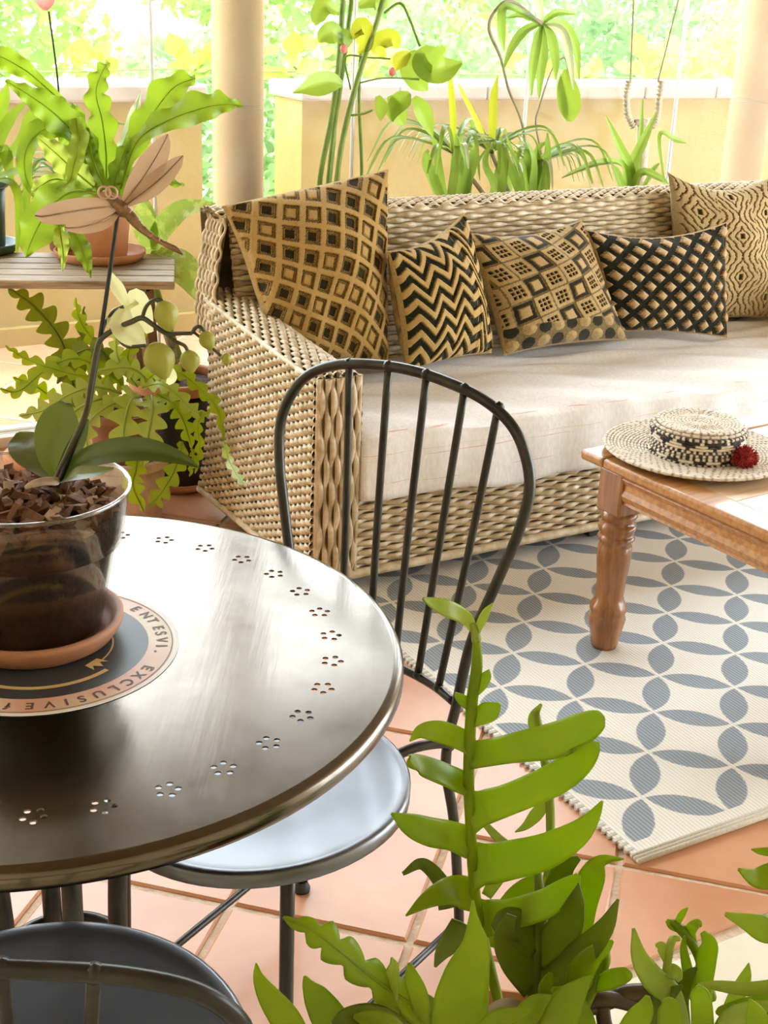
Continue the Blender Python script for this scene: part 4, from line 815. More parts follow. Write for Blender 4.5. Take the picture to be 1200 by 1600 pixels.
# --- dumb cane behind the stand
dc = pot('dumb_cane', S(.16, 1.22, 0), .10, .08, .2, M['terracotta'], 'variegated broad-leaved plant between the stand and the sofa', cat='potted plant')
cbz = np.array(dc.location)+np.array([0, 0, .18])
obj('stem', tube([cbz, at_y(240, 440, 4.12), at_y(242, 385, 4.1)], [.014, .012, .009], 8, 12), M['cane'], dc, world=True)
for sp_ in ([(242, 390, 4.08, 6), (252, 360, 4.05, 16), (280, 332, 4.02, 17), (310, 322, 4.0, 10), (337, 318, 3.99, 1)], [(246, 392, 4.04, 8), (272, 408, 3.96, 24), (295, 435, 3.92, 22), (306, 468, 3.9, 2)], [(238, 392, 4.08, 8), (228, 360, 4.05, 18), (222, 330, 4.04, 12), (220, 312, 4.03, 2)], [(240, 420, 4.06, 6), (228, 445, 4.02, 14), (222, 470, 4.0, 12), (218, 500, 3.98, 2)], [(240, 395, 4.1, 6), (236, 350, 4.14, 10), (226, 318, 4.18, 8), (215, 300, 4.2, 1)]): blade_obj(dc, sp_, M['diefen'], fold=.2)
# ================================================================== POTS ON THE FLOOR BY THE SOFA ARM
bp_ = pot('black_floor_pot', (-.640, 3.785, 0), .135, .105, .325, M['black_pot'], 'black pot with a terracotta rim on a red saucer beside the sofa arm', saucer=.142, cat='potted plant', rimh=.035, rim_m=M['terracotta'])
cz = np.array(bp_.location)+np.array([0, 0, .32])
obj('stem', tube([cz, at_y(268, 545, 3.72), at_y(258, 510, 3.72), at_y(262, 480, 3.74)], [.014, .013, .012, .010], 8, 14), M['twig'], bp_, world=True)
for i_ in range(5): obj('leaf_scar', lathe([(.0125, -.004), (.0165, 0), (.0125, .004)], 10, tuple(spline(px([(275, 562, 3.71), (262, 520, 3.72), (260, 490, 3.73)], at_y), 5)[i_])), M['twig'], bp_, world=True)
tg = pot('fishbone_cactus', (-.735, 3.46, .0), .118, .095, .20, M['terracotta_pale'], 'limewashed pot on the floor holding a fishbone cactus in a brown pot', soil=False, cat='potted plant')
ip_ = obj('inner_pot', lathe([(.085, .15), (.094, .30), (.102, .302), (.104, .33), (.098, .332), (.088, .30), (0, .302)], 40), M['terracotta_dark'], tg)
obj('soil', lathe([(0, .312), (.05, .31), (.09, .304)], 24), M['soil'], ip_)
def zz(parent, spec, hwpx, m, lobes=6, place=at_y, nv=None, **kw):
    P = px([s[:3] for s in spec], place); d = np.linalg.norm(P.mean(0)-CAM); return obj('stem', zigzag(P, hwpx*d/F, lobes, 9, nv, **kw), M[m], parent, world=True)
for sp_, h_, m_, lb in ([([(220, 620, 3.42), (205, 625, 3.36), (195, 660, 3.32), (190, 720, 3.30)], 26, 'cactus_young', 5), ([(235, 618, 3.42), (238, 640, 3.36), (232, 680, 3.33), (222, 728, 3.31)], 26, 'cactus_young', 5), ([(245, 615, 3.42), (270, 630, 3.38), (288, 660, 3.36), (300, 700, 3.36)], 17, 'cactus', 6),
    ([(180, 610, 3.44), (140, 590, 3.42), (95, 580, 3.42), (40, 560, 3.44), (8, 540, 3.45)], 11, 'cactus', 9), ([(190, 615, 3.44), (150, 605, 3.40), (110, 615, 3.38), (70, 640, 3.36), (30, 650, 3.36)], 20, 'cactus_young', 8), ([(180, 620, 3.42), (150, 625, 3.38), (120, 640, 3.36), (85, 675, 3.35), (50, 695, 3.35)], 22, 'cactus_young', 7),
    ([(185, 600, 3.46), (165, 570, 3.46), (150, 540, 3.48), (125, 500, 3.5), (118, 465, 3.52)], 12, 'cactus', 8), ([(215, 605, 3.46), (185, 560, 3.44), (182, 520, 3.44), (186, 480, 3.46)], 12, 'cactus_young', 7), ([(230, 605, 3.46), (240, 585, 3.42), (275, 580, 3.40), (310, 605, 3.38), (340, 640, 3.34), (350, 690, 3.30)], 12, 'cactus', 9),
    ([(350, 690, 3.30), (358, 720, 3.16), (372, 745, 3.08), (385, 760, 3.04)], 8, 'cactus_young', 5), ([(200, 610, 3.46), (170, 585, 3.44), (120, 560, 3.44), (75, 575, 3.44), (30, 610, 3.44), (0, 608, 3.44)], 16, 'cactus', 9), ([(205, 620, 3.4), (160, 640, 3.34), (135, 670, 3.32), (140, 720, 3.32)], 18, 'cactus_young', 5),
    ([(215, 700, 3.34), (212, 735, 3.30), (208, 760, 3.29), (225, 800, 3.28)], 17, 'cactus', 5), ([(285, 690, 3.36), (272, 735, 3.33), (248, 775, 3.32), (232, 790, 3.31)], 17, 'cactus', 6), ([(235, 600, 3.46), (215, 580, 3.44), (190, 575, 3.42), (150, 580, 3.4)], 18, 'cactus_young', 5), ([(222, 605, 3.44), (250, 600, 3.40), (275, 615, 3.38), (300, 640, 3.36), (325, 650, 3.36)], 14, 'cactus_young', 6),
    ([(190, 605, 3.46), (165, 555, 3.46), (140, 545, 3.46), (110, 560, 3.46), (90, 600, 3.44)], 18, 'cactus_dark', 5), ([(210, 600, 3.48), (200, 555, 3.5), (215, 520, 3.52), (240, 515, 3.54)], 15, 'cactus', 5), ([(300, 700, 3.36), (302, 720, 3.34), (296, 745, 3.33)], 6, 'cactus', 4), ([(330, 640, 3.36), (310, 660, 3.35), (312, 700, 3.34), (305, 740, 3.33)], 8, 'cactus', 6)]): zz(tg, sp_, h_, m_, lb)
# climbing dark fishbone stem behind the stand
df = pot('dark_fishbone_cactus', (-.98, 3.50, 0), .10, .08, .18, M['terracotta'], 'dark fishbone cactus climbing the stand leg on the left', cat='potted plant')
zz(df, [(118, 640, 3.50), (108, 570, 3.56), (88, 520, 3.60), (52, 478, 3.62), (12, 450, 3.64)], 24, 'cactus_dark', 8); zz(df, [(115, 645, 3.50), (130, 560, 3.54), (128, 520, 3.56), (132, 478, 3.58)], 8, 'cactus_dark', 8); zz(df, [(112, 640, 3.50), (80, 620, 3.48), (50, 600, 3.46), (20, 590, 3.44)], 14, 'cactus', 6); zz(df, [(112, 640, 3.50), (140, 600, 3.48), (155, 560, 3.48), (175, 545, 3.48)], 14, 'cactus_dark', 5)
# ================================================================== ORCHID ON THE TABLE
OC = np.array([-.395, 1.335, TZ+.0012])
sc = obj('terracotta_saucer', lathe([(0, 0), (.084, 0), (.090, .004), (.097, .014), (.1005, .022), (.1005, .027), (.097, .029), (.092, .027), (.088, .016), (.082, .010), (0, .008)], 64), mat('saucer_clay', (.36, .145, .07), .6, col2=(.46, .21, .11), nscale=12)); sc.location = OC
tag(sc, 'terracotta saucer under the orchid pot on the round table', 'saucer')
orc = empty('potted_orchid', OC+np.array([0, 0, .0085]), 0, 'budding orchid in a clear plastic pot of bark on the round table', 'potted plant')
ob = np.array(orc.location)
cp = obj('clear_pot', lathe([(0, .001), (.070, .001), (.075, .004), (.096, .108), (.0985, .112), (.1035, .112), (.1125, .168), (.1145, .171), (.1145, .175), (.112, .176), (.110, .172), (.101, .115), (.094, .112), (.073, .006), (0, .003)], 72), M['plastic'], orc)
obj('rim_bead', tube(np.c_[.1135*np.cos(th), .1135*np.sin(th), np.full(40, .1745)], .0022, 8, closed=True), M['plastic'], cp)
sm_ = mat('dark_substrate', (.014, .009, .007), .8, col2=(.085, .045, .028), nscale=85, bump=.8, bscale=110, ramp=(.5, .8))
obj('substrate', lathe([(0, .004), (.068, .004), (.072, .008), (.0925, .111), (.0995, .116), (.1035, .142), (.10, .148), (0, .150)], 48), sm_, orc)
bm_ = []
for i in range(330):
    r_ = .098*math.sqrt(rng.uniform(0, 1)); a = rng.uniform(0, 6.28); c = np.array([r_*math.cos(a), r_*math.sin(a), .146+.020*(1-(r_/.1)**2)*rng.uniform(.2, 1)+rng.uniform(0, .006)])
    L_, w_, h_ = rng.uniform(.005, .015), rng.uniform(.003, .007), rng.uniform(.0015, .004); q = np.array(Matrix.Rotation(rng.uniform(0, 6.28), 3, 'Z')@Matrix.Rotation(rng.normal(0, .55), 3, 'Y')@Matrix.Rotation(rng.normal(0, .5), 3, 'X'))
    V, Fc = box(-L_, L_, -w_, w_, -h_, h_); V = V*(1+rng.normal(0, .22, V.shape)); ko = obj('bark_chip', (V@q.T+c, Fc), M['bark'] if rng.uniform() > .13 else M['bark_pale'], orc, False)
OY = 1.30
def oleaf(sp_, m_, **kw): return blade_obj(orc, sp_, M[m_], n=24, **kw)
oleaf([(88, 745, 1.31, 8), (82, 715, 1.32, 22), (88, 680, 1.33, 32), (96, 650, 1.34, 26), (102, 633, 1.345, 12), (104, 628, 1.35, 2)], 'orchid_leaf_light', fold=.25, nbias=(0, 0, .1))
oleaf([(80, 748, 1.33, 8), (66, 728, 1.35, 22), (48, 705, 1.37, 30), (36, 688, 1.39, 22), (28, 676, 1.40, 3)], 'orchid_leaf_light', fold=.2, nbias=(0, 0, .1))
oleaf([(96, 748, 1.29, 9), (125, 722, 1.27, 17), (175, 706, 1.25, 21), (230, 704, 1.24, 19), (280, 716, 1.235, 11), (312, 731, 1.23, 1)], 'orchid_leaf', fold=.3, curl=.1)
oleaf([(98, 750, 1.28, 8), (120, 742, 1.25, 13), (150, 738, 1.23, 10), (178, 732, 1.22, 2)], 'orchid_leaf_light', fold=.3)
oleaf([(92, 745, 1.30, 7), (112, 712, 1.29, 13), (128, 680, 1.285, 11), (138, 655, 1.28, 2)], 'orchid_leaf', fold=.4)
obj('aerial_root', tube(px([(88, 752, 1.27), (70, 752, 1.25), (52, 756, 1.24), (40, 762, 1.24)], at_y), [.0045, .0045, .004, .002], 8, 14), M['bark_pale'], orc, world=True)
obj('flower_spike', tube(px([(86, 752, 1.29), (112, 695, 1.27), (133, 648, 1.26), (142, 600, 1.25), (152, 545, 1.25), (160, 528, 1.25), (180, 514, 1.25), (205, 503, 1.25), (222, 497, 1.25), (240, 508, 1.25), (260, 521, 1.25), (282, 521, 1.25), (300, 521, 1.25)], at_y), [.0034]+[.0029]*4+[.0027]*4+[.0025, .0024, .0021, .002], 8, 70), M['orchid_stem'], orc, world=True)
def pedicel(sp_, r_=.0019): return obj('pedicel', tube(px(sp_, at_y), r_, 6, 18), M['orchid_stem'], orc, world=True)
def bud(x_, y_, a, b, tilt, Y=1.25, m='bud', parent=None):
    c = at_y(x_, y_, Y); s = np.linalg.norm(c-CAM)/F; q = np.array(Matrix.Rotation(math.radians(tilt), 3, 'Y')); V, Fc = ball((0, 0, 0), 1, .9, 1, 20)
    z = V[:, 2].copy(); rad = np.sqrt(np.clip(1-z**2, 0, 1)); V[:, :2] *= (1+.06*np.cos(3*np.arctan2(V[:, 1], V[:, 0])))[:, None]*np.where(z < 0, 1+.06*z, 1-.10*z)[:, None]
    z = V[:, 2]; V[:, 0] *= 1+.10*np.sin(6*np.arctan2(V[:, 1], V[:, 0])+.6)*np.sqrt(np.clip(1-z*z, 0, 1)); V[:, 2] = np.where(z < -.8, z*(1+.25*(-z-.8)/.2), z)
    V = V*np.array([a*s, a*s, b*s]); return obj('bud', (V@q.T+c, Fc), M[m], orc, world=True)
pedicel([(222, 497, 1.25), (228, 480, 1.25), (238, 470, 1.25), (250, 469, 1.25), (256, 474, 1.25)]); bud(259, 491, 18, 22, -12)
pedicel([(181, 514, 1.25), (186, 530, 1.245), (200, 541, 1.24), (228, 540, 1.235)]); bud(248, 561, 23, 27, -18, 1.235)
pedicel([(258, 521, 1.25), (272, 532, 1.25), (288, 540, 1.25), (293, 548, 1.25)]); bud(296, 563, 15, 17, -8)
pedicel([(300, 521, 1.25), (305, 512, 1.25), (313, 511, 1.25), (319, 518, 1.25)]); bud(323, 531, 12, 15, -22)
pedicel([(303, 519, 1.25), (322, 535, 1.25), (334, 546, 1.25), (345, 556, 1.25)], .0015); bud(353, 560, 8, 9, 0)
pedicel([(157, 532, 1.25), (163, 508, 1.255), (176, 488, 1.26), (193, 479, 1.26)])
def petal(sp_, **kw): return blade_obj(orc, sp_, M['petal'], name='petal', n=20, **kw)
petal([(196, 478, 1.262, 6), (192, 505, 1.25, 20), (208, 525, 1.245, 20), (226, 542, 1.24, 4)], fold=.35, curl=.3); petal([(199, 480, 1.265, 5), (186, 455, 1.27, 10), (176, 438, 1.275, 8), (170, 422, 1.28, 1)], fold=.3)
petal([(200, 480, 1.268, 5), (212, 465, 1.275, 14), (222, 490, 1.275, 16), (234, 520, 1.27, 6)], fold=.2); petal([(196, 480, 1.26, 5), (180, 492, 1.26, 9), (176, 505, 1.255, 8), (182, 520, 1.25, 2)], fold=.3)
petal([(262, 575, 1.238, 7), (268, 590, 1.24, 8), (262, 600, 1.24, 3)], fold=.3)
# --- dragonfly stake pushed into the same pot
DY = 1.25
ds = empty('dragonfly_stake', at_y(90, 748, 1.285), 0, 'bronze dragonfly ornament on a black rod stuck in the orchid pot', 'ornament')
obj('rod', tube(px([(90, 760, 1.285), (118, 690, 1.27), (139, 630, 1.26), (162, 490, 1.25), (185, 328, 1.25)], at_y), [.0030, .0028, .0026, .0022, .0020], 8, 40), M['rod'], ds, world=True)
def dpart(name, sp_, m, r_): 
    P = px([s[:2]+(DY+(s[2] if len(s) > 2 else 0),) for s in sp_], at_y); s = np.linalg.norm(P[0]-CAM)/F
    return obj(name, tube(P, [x*s for x in r_], 10, 26), M[m], ds, world=True)
dpart('thorax', [(168, 308), (180, 318), (192, 328), (204, 334)], 'dragon', [5, 11, 12, 7])
tl = dpart('tail', [(196, 330), (206, 340), (218, 354), (235, 368), (255, 380), (272, 388), (286, 397)], 'dragon', [7, 9, 7, 5, 4, 5, 2])
for k_ in range(7):
    q = spline(px([(206, 340, DY), (235, 368, DY), (272, 388, DY)], at_y), 7)[k_]; obj('tail_ring', ball(q, .0046-.0003*k_, .0046-.0003*k_, .0046-.0003*k_, 8), M['dragon'], tl, world=True)
hd = dpart('head', [(160, 304), (166, 306), (172, 309)], 'dragon', [6, 9, 6])
for x_, y_ in ((163, 301), (174, 301)):
    c = at_y(x_, y_, DY-.008); obj('eye', tube(np.c_[c[0]+.0055*np.cos(th), np.full(40, c[1]), c[2]+.0055*np.sin(th)], .0011, 5, closed=True), M['wing'], hd, world=True)
for sp_ in ([(186, 322, 0, 4), (150, 325, -.02, 15), (105, 332, -.045, 16), (70, 338, -.06, 11), (55, 337, -.066, 2)], [(184, 330, 0, 4), (160, 345, -.02, 12), (130, 354, -.035, 11), (108, 356, -.045, 6), (102, 355, -.048, 1)],
            [(194, 316, 0, 4), (215, 290, .02, 13), (238, 255, .04, 15), (255, 225, .05, 9), (262, 210, .055, 1)], [(198, 320, 0, 4), (225, 300, .015, 13), (252, 278, .03, 13), (275, 255, .045, 8), (286, 243, .05, 1)]):
    w_ = blade_obj(ds, [(a, b_, DY+c, d*1.3) for a, b_, c, d in sp_], M['wing'], name='wing', fold=.05, nbias=(0, 0, .6))
    P = px([(a, b_, DY+c-.0015) for a, b_, c, d in sp_], at_y); obj('wing_vein', tube(P, .0007, 4, 18), M['dragon'], w_, world=True)
# ================================================================== PLANTS BEHIND THE SOFA
def bw_blade(parent, spec, m, **kw): return obj('leaf', px_blade(spec, at_w, **kw), m, parent, world=True)
# tall green canes
ck = pot('cane_plant', S(.86, 1.14, 0), .14, .11, .28, M['terracotta'], 'tall green-caned plant with heart-shaped leaves behind the sofa', cat='potted plant')
for sp_, r_ in (([(500, 360, 1.14), (500, 280, 1.14), (517, 190, 1.13), (528, 110, 1.12), (536, 0, 1.12), (540, -80, 1.12)], .0085), ([(505, 360, 1.16), (512, 290, 1.16), (522, 200, 1.16), (534, 120, 1.16), (550, -10, 1.16), (552, -70, 1.16)], .0075), ([(520, 360, 1.10), (526, 285, 1.10), (536, 215, 1.10), (560, 120, 1.09), (590, 30, 1.08), (606, -30, 1.08)], .0085), ([(560, 360, 1.2), (565, 270, 1.2), (561, 150, 1.2), (565, 60, 1.2)], .0055), ([(510, 360, 1.2), (515, 290, 1.2), (522, 220, 1.2), (524, 160, 1.2)], .0055), ([(600, 20, 1.1), (625, 5, 1.08), (640, 30, 1.06), (656, 72, 1.05)], .004), ([(548, 180, 1.1), (566, 178, 1.08), (582, 172, 1.07)], .004), ([(560, 130, 1.1), (600, 122, 1.06), (655, 124, 1.04)], .003), ([(548, 140, 1.12), (540, 90, 1.12), (575, 90, 1.1), (610, 92, 1.08)], .003)):
    obj('cane', tube(px(sp_, at_w), r_, 8, 30), M['cane'], ck, world=True)
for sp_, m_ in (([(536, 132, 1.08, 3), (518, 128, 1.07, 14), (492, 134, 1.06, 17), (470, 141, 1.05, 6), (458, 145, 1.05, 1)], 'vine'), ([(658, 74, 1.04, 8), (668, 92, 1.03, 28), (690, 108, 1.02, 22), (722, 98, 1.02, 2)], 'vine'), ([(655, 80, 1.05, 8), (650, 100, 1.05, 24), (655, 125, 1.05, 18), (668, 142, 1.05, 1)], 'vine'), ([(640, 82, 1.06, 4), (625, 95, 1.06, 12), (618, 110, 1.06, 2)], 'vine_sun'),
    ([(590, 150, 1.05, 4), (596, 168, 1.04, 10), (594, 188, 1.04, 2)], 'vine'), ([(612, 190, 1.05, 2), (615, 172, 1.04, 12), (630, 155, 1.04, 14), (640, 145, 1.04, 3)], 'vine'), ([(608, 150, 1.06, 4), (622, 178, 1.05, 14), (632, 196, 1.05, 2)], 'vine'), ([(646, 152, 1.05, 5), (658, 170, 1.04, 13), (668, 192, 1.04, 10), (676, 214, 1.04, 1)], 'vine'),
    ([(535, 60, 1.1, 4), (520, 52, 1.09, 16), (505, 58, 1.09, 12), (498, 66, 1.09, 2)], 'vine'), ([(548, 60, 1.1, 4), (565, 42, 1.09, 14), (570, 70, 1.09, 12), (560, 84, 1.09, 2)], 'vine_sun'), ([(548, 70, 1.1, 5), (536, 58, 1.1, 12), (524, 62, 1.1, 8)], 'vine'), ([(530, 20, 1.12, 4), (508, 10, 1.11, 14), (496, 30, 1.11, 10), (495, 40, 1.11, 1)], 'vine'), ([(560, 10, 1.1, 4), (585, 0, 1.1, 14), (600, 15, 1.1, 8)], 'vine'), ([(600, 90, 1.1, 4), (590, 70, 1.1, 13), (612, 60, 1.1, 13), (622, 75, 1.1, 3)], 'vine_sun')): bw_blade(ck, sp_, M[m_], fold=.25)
for x_, y_ in ((537, 76), (613, 112)):
    c = at_w(x_, y_, 1.08); obj('pink_bud', ball(c, .012, .010, .015, 8), M['pink'], ck, world=True)
# arching dracaena tuft
dr = pot('spiky_plant', S(1.52, 1.16, 0), .15, .12, .42, M['terracotta'], 'arching spiky-leaved plant behind the middle of the sofa', cat='potted plant')
db = np.array(dr.location)+np.array([0, 0, .40])
for x_, y_, w_ in ((768, 240, 1.12), (708, 240, 1.10), (835, 262, 1.15)):
    c = at_w(x_, y_, w_); obj('stem', tube([db, (db+c)/2+np.array([0, 0, .03]), c], [.010, .009, .007], 8, 10), M['twig'], dr, world=True)
    tuft(dr, c, 15, .17, .34, .0085, M['grass'], .9, .42, droop=1.3)
    tuft(dr, c, 6, .14, .26, .009, M['pale_blade'], .9, .5, droop=1.1)
for i in range(22):
    x_ = rng.uniform(690, 850); w_ = rng.uniform(1.0, 1.2); x2 = x_+rng.uniform(-28, 28); bw_blade(dr, [(x_, 318, w_, 5), ((x_+x2)/2, 285, w_, 7), (x2, rng.uniform(225, 262), w_-.02, 5), (x2+rng.uniform(-18, 18), rng.uniform(205, 250), w_-.03, 1)], M['grass'], n=12)
for sp_ in ([(768, 240, 1.12, 4), (770, 190, 1.12, 6), (772, 150, 1.12, 6), (778, 118, 1.12, 1)], [(706, 240, 1.1, 3), (708, 190, 1.1, 5), (704, 130, 1.1, 4), (703, 120, 1.1, 1)], [(765, 238, 1.12, 3), (745, 190, 1.12, 4), (725, 150, 1.12, 3), (716, 130, 1.12, 1)]): bw_blade(dr, sp_, M['vine_sun'], n=14)
# hanging dracaena head on a twisting twig
hg = empty('drooping_plant', S(1.62, 1.30, 0), 0, 'drooping strap-leaved plant on a thin twisting stem at top centre', 'plant')
obj('stem', tube([S(1.62, 1.30, 0), S(1.62, 1.30, .5)]+[at_w(*q) for q in ((826, 262, 1.30), (815, 190, 1.30), (795, 140, 1.30), (782, 90, 1.30), (764, 45, 1.30), (775, 15, 1.30), (800, 2, 1.30), (846, 38, 1.28))], [.012, .010, .006, .005, .005, .005, .006, .006, .006, .007], 8, 60), M['twig'], hg, world=True)
for sp_ in ([(846, 40, 1.28, 3), (838, 70, 1.26, 7), (832, 110, 1.25, 6), (830, 150, 1.25, 1)], [(846, 38, 1.28, 3), (848, 80, 1.26, 8), (844, 120, 1.25, 6), (842, 155, 1.25, 1)], [(848, 38, 1.28, 3), (862, 60, 1.26, 7), (868, 95, 1.25, 6), (868, 125, 1.25, 1)], [(850, 38, 1.28, 3), (878, 50, 1.26, 7), (890, 90, 1.25, 6), (896, 140, 1.25, 1)], [(848, 36, 1.28, 3), (880, 40, 1.28, 7), (900, 75, 1.28, 6), (905, 125, 1.28, 1)], [(846, 36, 1.28, 3), (820, 48, 1.28, 7), (800, 75, 1.28, 6), (786, 110, 1.28, 1)], [(846, 36, 1.28, 3), (842, 10, 1.28, 7), (838, -30, 1.28, 6)], [(846, 36, 1.28, 3), (815, 25, 1.28, 5), (790, 28, 1.28, 1)], [(846, 36, 1.28, 3), (790, 10, 1.28, 6), (784, 50, 1.28, 6), (788, 80, 1.28, 1)], [(846, 36, 1.28, 3), (870, 20, 1.28, 6), (900, 22, 1.28, 1)]): bw_blade(hg, sp_, M['grass'] if rng.uniform() > .3 else M['pale_blade'], n=16, fold=.3)
rl = empty('round_leaf_vine', S(1.80, 1.36, 0), 0, 'single large rounded leaf hanging on a thin stem right of the drooping plant', 'plant')
obj('stem', tube([S(1.80, 1.36, 0)]+[at_w(*q) for q in ((855, 300, 1.36), (838, 200, 1.36), (842, 170, 1.36), (862, 110, 1.36), (882, 90, 1.36), (888, 112, 1.35))], .0035, 6, 40), M['twig'], rl, world=True)
bw_blade(rl, [(884, 108, 1.34, 4), (886, 135, 1.33, 15), (890, 162, 1.33, 17), (892, 182, 1.33, 10), (894, 190, 1.33, 1)], M['vine'], fold=.15); bw_blade(rl, [(872, 105, 1.35, 2), (874, 130, 1.35, 5), (880, 165, 1.35, 6), (884, 192, 1.35, 1)], M['pale_blade'], fold=.2)
# aloe-like plant
al = pot('strap_leaf_plant', S(1.96, 1.08, 0), .13, .10, .45, M['terracotta'], 'fleshy strap-leaved plant behind the right half of the sofa', cat='potted plant')
ab = np.array(al.location)+np.array([0, 0, .44])
for sp_ in ([(985, 330, 1.08, 7), (984, 270, 1.07, 8), (966, 225, 1.05, 6), (946, 180, 1.04, 1)], [(985, 330, 1.08, 7), (987, 265, 1.07, 8), (1005, 222, 1.05, 7), (1026, 175, 1.04, 1)], [(984, 325, 1.08, 6), (975, 262, 1.05, 6), (940, 255, 1.0, 6), (905, 266, .98, 4), (878, 278, .97, 1)], [(986, 325, 1.08, 6), (996, 268, 1.10, 5), (1001, 215, 1.11, 4), (1004, 155, 1.12, 1)], [(986, 325, 1.06, 5), (1000, 272, 1.02, 6), (1030, 278, 1.0, 5), (1046, 290, .99, 1)], [(984, 325, 1.08, 5), (965, 275, 1.04, 6), (958, 262, 1.03, 4), (956, 260, 1.03, 1)], [(988, 325, 1.1, 4), (1008, 290, 1.12, 4), (1022, 265, 1.13, 4), (1030, 255, 1.13, 1)]): bw_blade(al, sp_, M['grass'], n=18, fold=.55)
bw_blade(al, [(1040, 300, 1.1, 1), (1030, 212, 1.1, 3), (1055, 218, 1.1, 5), (1074, 224, 1.1, 1)], M['grass'], n=14)
# rope hanger
rp = empty('rope_hanger', at_w(1006, 292, 1.38), 0, 'hanging wooden stick held by two rope-wrapped cords in front of the glass', 'ornament')
top_z = 2.80
for x0, x1 in ((990, 983), (1060, 1026)):
    a = at_w(x1+2, 128, 1.38); b_ = at_w(x0, 0, 1.38); d = (b_-a)/(b_[2]-a[2]); t_ = a+d*(top_z-a[2])
    obj('cord', tube([a, b_, t_], .0035, 6, 12), M['cord'], rp, world=True)
for sp_ in ([(983, 126, 1.38), (979, 150, 1.38), (981, 180, 1.38), (990, 198, 1.38)], [(1034, 126, 1.38), (1030, 155, 1.38), (1026, 185, 1.38), (1018, 198, 1.38)]):
    P = spline(px(sp_, at_w), 60); r_ = .0125+.0028*np.sin(np.linspace(0, 60, 60)*1.4); obj('rope_wrap', tube(P, r_, 8), M['rope'], rp, world=True)
obj('stick', tube(px([(1005, 186, 1.38), (1004, 230, 1.38), (1000, 300, 1.38)], at_w), [.026, .024, .022], 10, 12), M['rope'], rp, world=True); obj('stick_cap', tube(px([(989, 192, 1.38), (1006, 190, 1.38), (1022, 192, 1.38)], at_w), .014, 8, 8), M['twig'], rp, world=True)
# sunlit creeper along the top of the garden wall
vn = empty('wall_creeper', S(1.3, 3.06, 1.0), ANG, 'yellow-green creeper running along the top of the garden wall', 'creeper')
obj('runner', tube(px([(-40, 112, 3.05), (120, 112, 3.05), (260, 108, 3.05), (420, 112, 3.05), (600, 112, 3.05), (800, 118, 3.05), (1000, 122, 3.05), (1140, 124, 3.05)], at_w), .004, 5, 60), M['cane'], vn, world=True)
for i in range(64):
    x_ = rng.choice([rng.uniform(100, 330), rng.uniform(415, 620), rng.uniform(415, 620), rng.uniform(790, 960), rng.uniform(960, 1140)]); y_ = rng.uniform(62, 118) if 420 < x_ < 620 else rng.uniform(84, 120); a = rng.uniform(0, 6.28); L_ = rng.uniform(22, 46)
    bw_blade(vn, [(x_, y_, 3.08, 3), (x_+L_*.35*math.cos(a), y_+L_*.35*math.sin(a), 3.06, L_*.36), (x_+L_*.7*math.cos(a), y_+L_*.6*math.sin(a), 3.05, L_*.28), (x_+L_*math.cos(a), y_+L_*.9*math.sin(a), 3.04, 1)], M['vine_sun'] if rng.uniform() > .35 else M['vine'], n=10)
# ================================================================== FOREGROUND FISHBONE CACTUS
FY = 1.0
bpz = np.array([.135, .93])
fc = empty('large_fishbone_cactus', (bpz[0], bpz[1], .36), 0, 'large fishbone cactus with long flat lobes in the foreground beside the chair', 'potted plant')
obj('pot', lathe([(0, .004), (.075, .004), (.10, .13), (.108, .132), (.110, .158), (.104, .160), (.095, .13), (0, .135)], 40), M['terracotta'], fc)
obj('soil', lathe([(0, .145), (.06, .143), (.1, .138)], 24), M['soil'], fc)
ps = empty('rattan_plant_stand', (bpz[0]+.03, bpz[1], 0), 0, 'dark twisted rattan plant stand under the foreground cacti at the bottom', 'plant stand')
for k_ in range(5):
    a = 2*math.pi*k_/5+.3; P = [(.17*math.cos(a), .10*math.sin(a), 0), (.15*math.cos(a+.4), .09*math.sin(a+.4), .18), (.17*math.cos(a+.8), .10*math.sin(a+.8), .355)]
    obj('leg', tube(P, .010, 8, 14), M['rattan'], ps)
for zz_ in (.345, .18): obj('hoop', join(*[tube(np.c_[(.18+.006*q)*np.cos(th), (.112+.006*q)*np.sin(th), zz_+.010*np.sin(3*th+q*3.1)], .0062, 6, closed=True) for q in range(2)]), M['rattan'], ps)
for q in (-.06, .0, .06): obj('slat', box(-.16, .20, q-.018, q+.018, .345, .3595), M['rattan'], ps, False)
hd_ = tube([at_y(868, 1585, .95), at_y(930, 1570, .955), at_y(985, 1552, .96), at_y(1032, 1560, .96), at_y(1040, 1610, .95)], .0085, 8, 30); h2 = tube([at_y(868, 1592, .95), at_y(930, 1562, .95), at_y(985, 1568, .955), at_y(1030, 1590, .955), at_y(1036, 1640, .945)], .0075, 8, 30); h3 = tube([at_y(940, 1568, .952), at_y(948, 1610, .95), at_y(975, 1660, .94)], .007, 8, 14)
obj('woven_handle', join(hd_, h2, h3), M['rattan'], ps, world=True)
def lobed(parent, spine, lobes, m, hub=.0045, name='stem'):
    P = px(spine, at_y); parts = [tube(P, [hub*1.3]+[hub]*(len(P)-2)+[hub*.5], 7, 40)]
    for L_ in lobes: parts.append(px_blade(L_, at_y, n=22, fold=.06, nbias=(0, 0, .2), curl=.05))
    o = obj(name, join(*parts), M[m], parent, world=True); md = o.modifiers.new('thickness', 'SOLIDIFY'); md.thickness = .0016; md.offset = 0; return o
y = FY
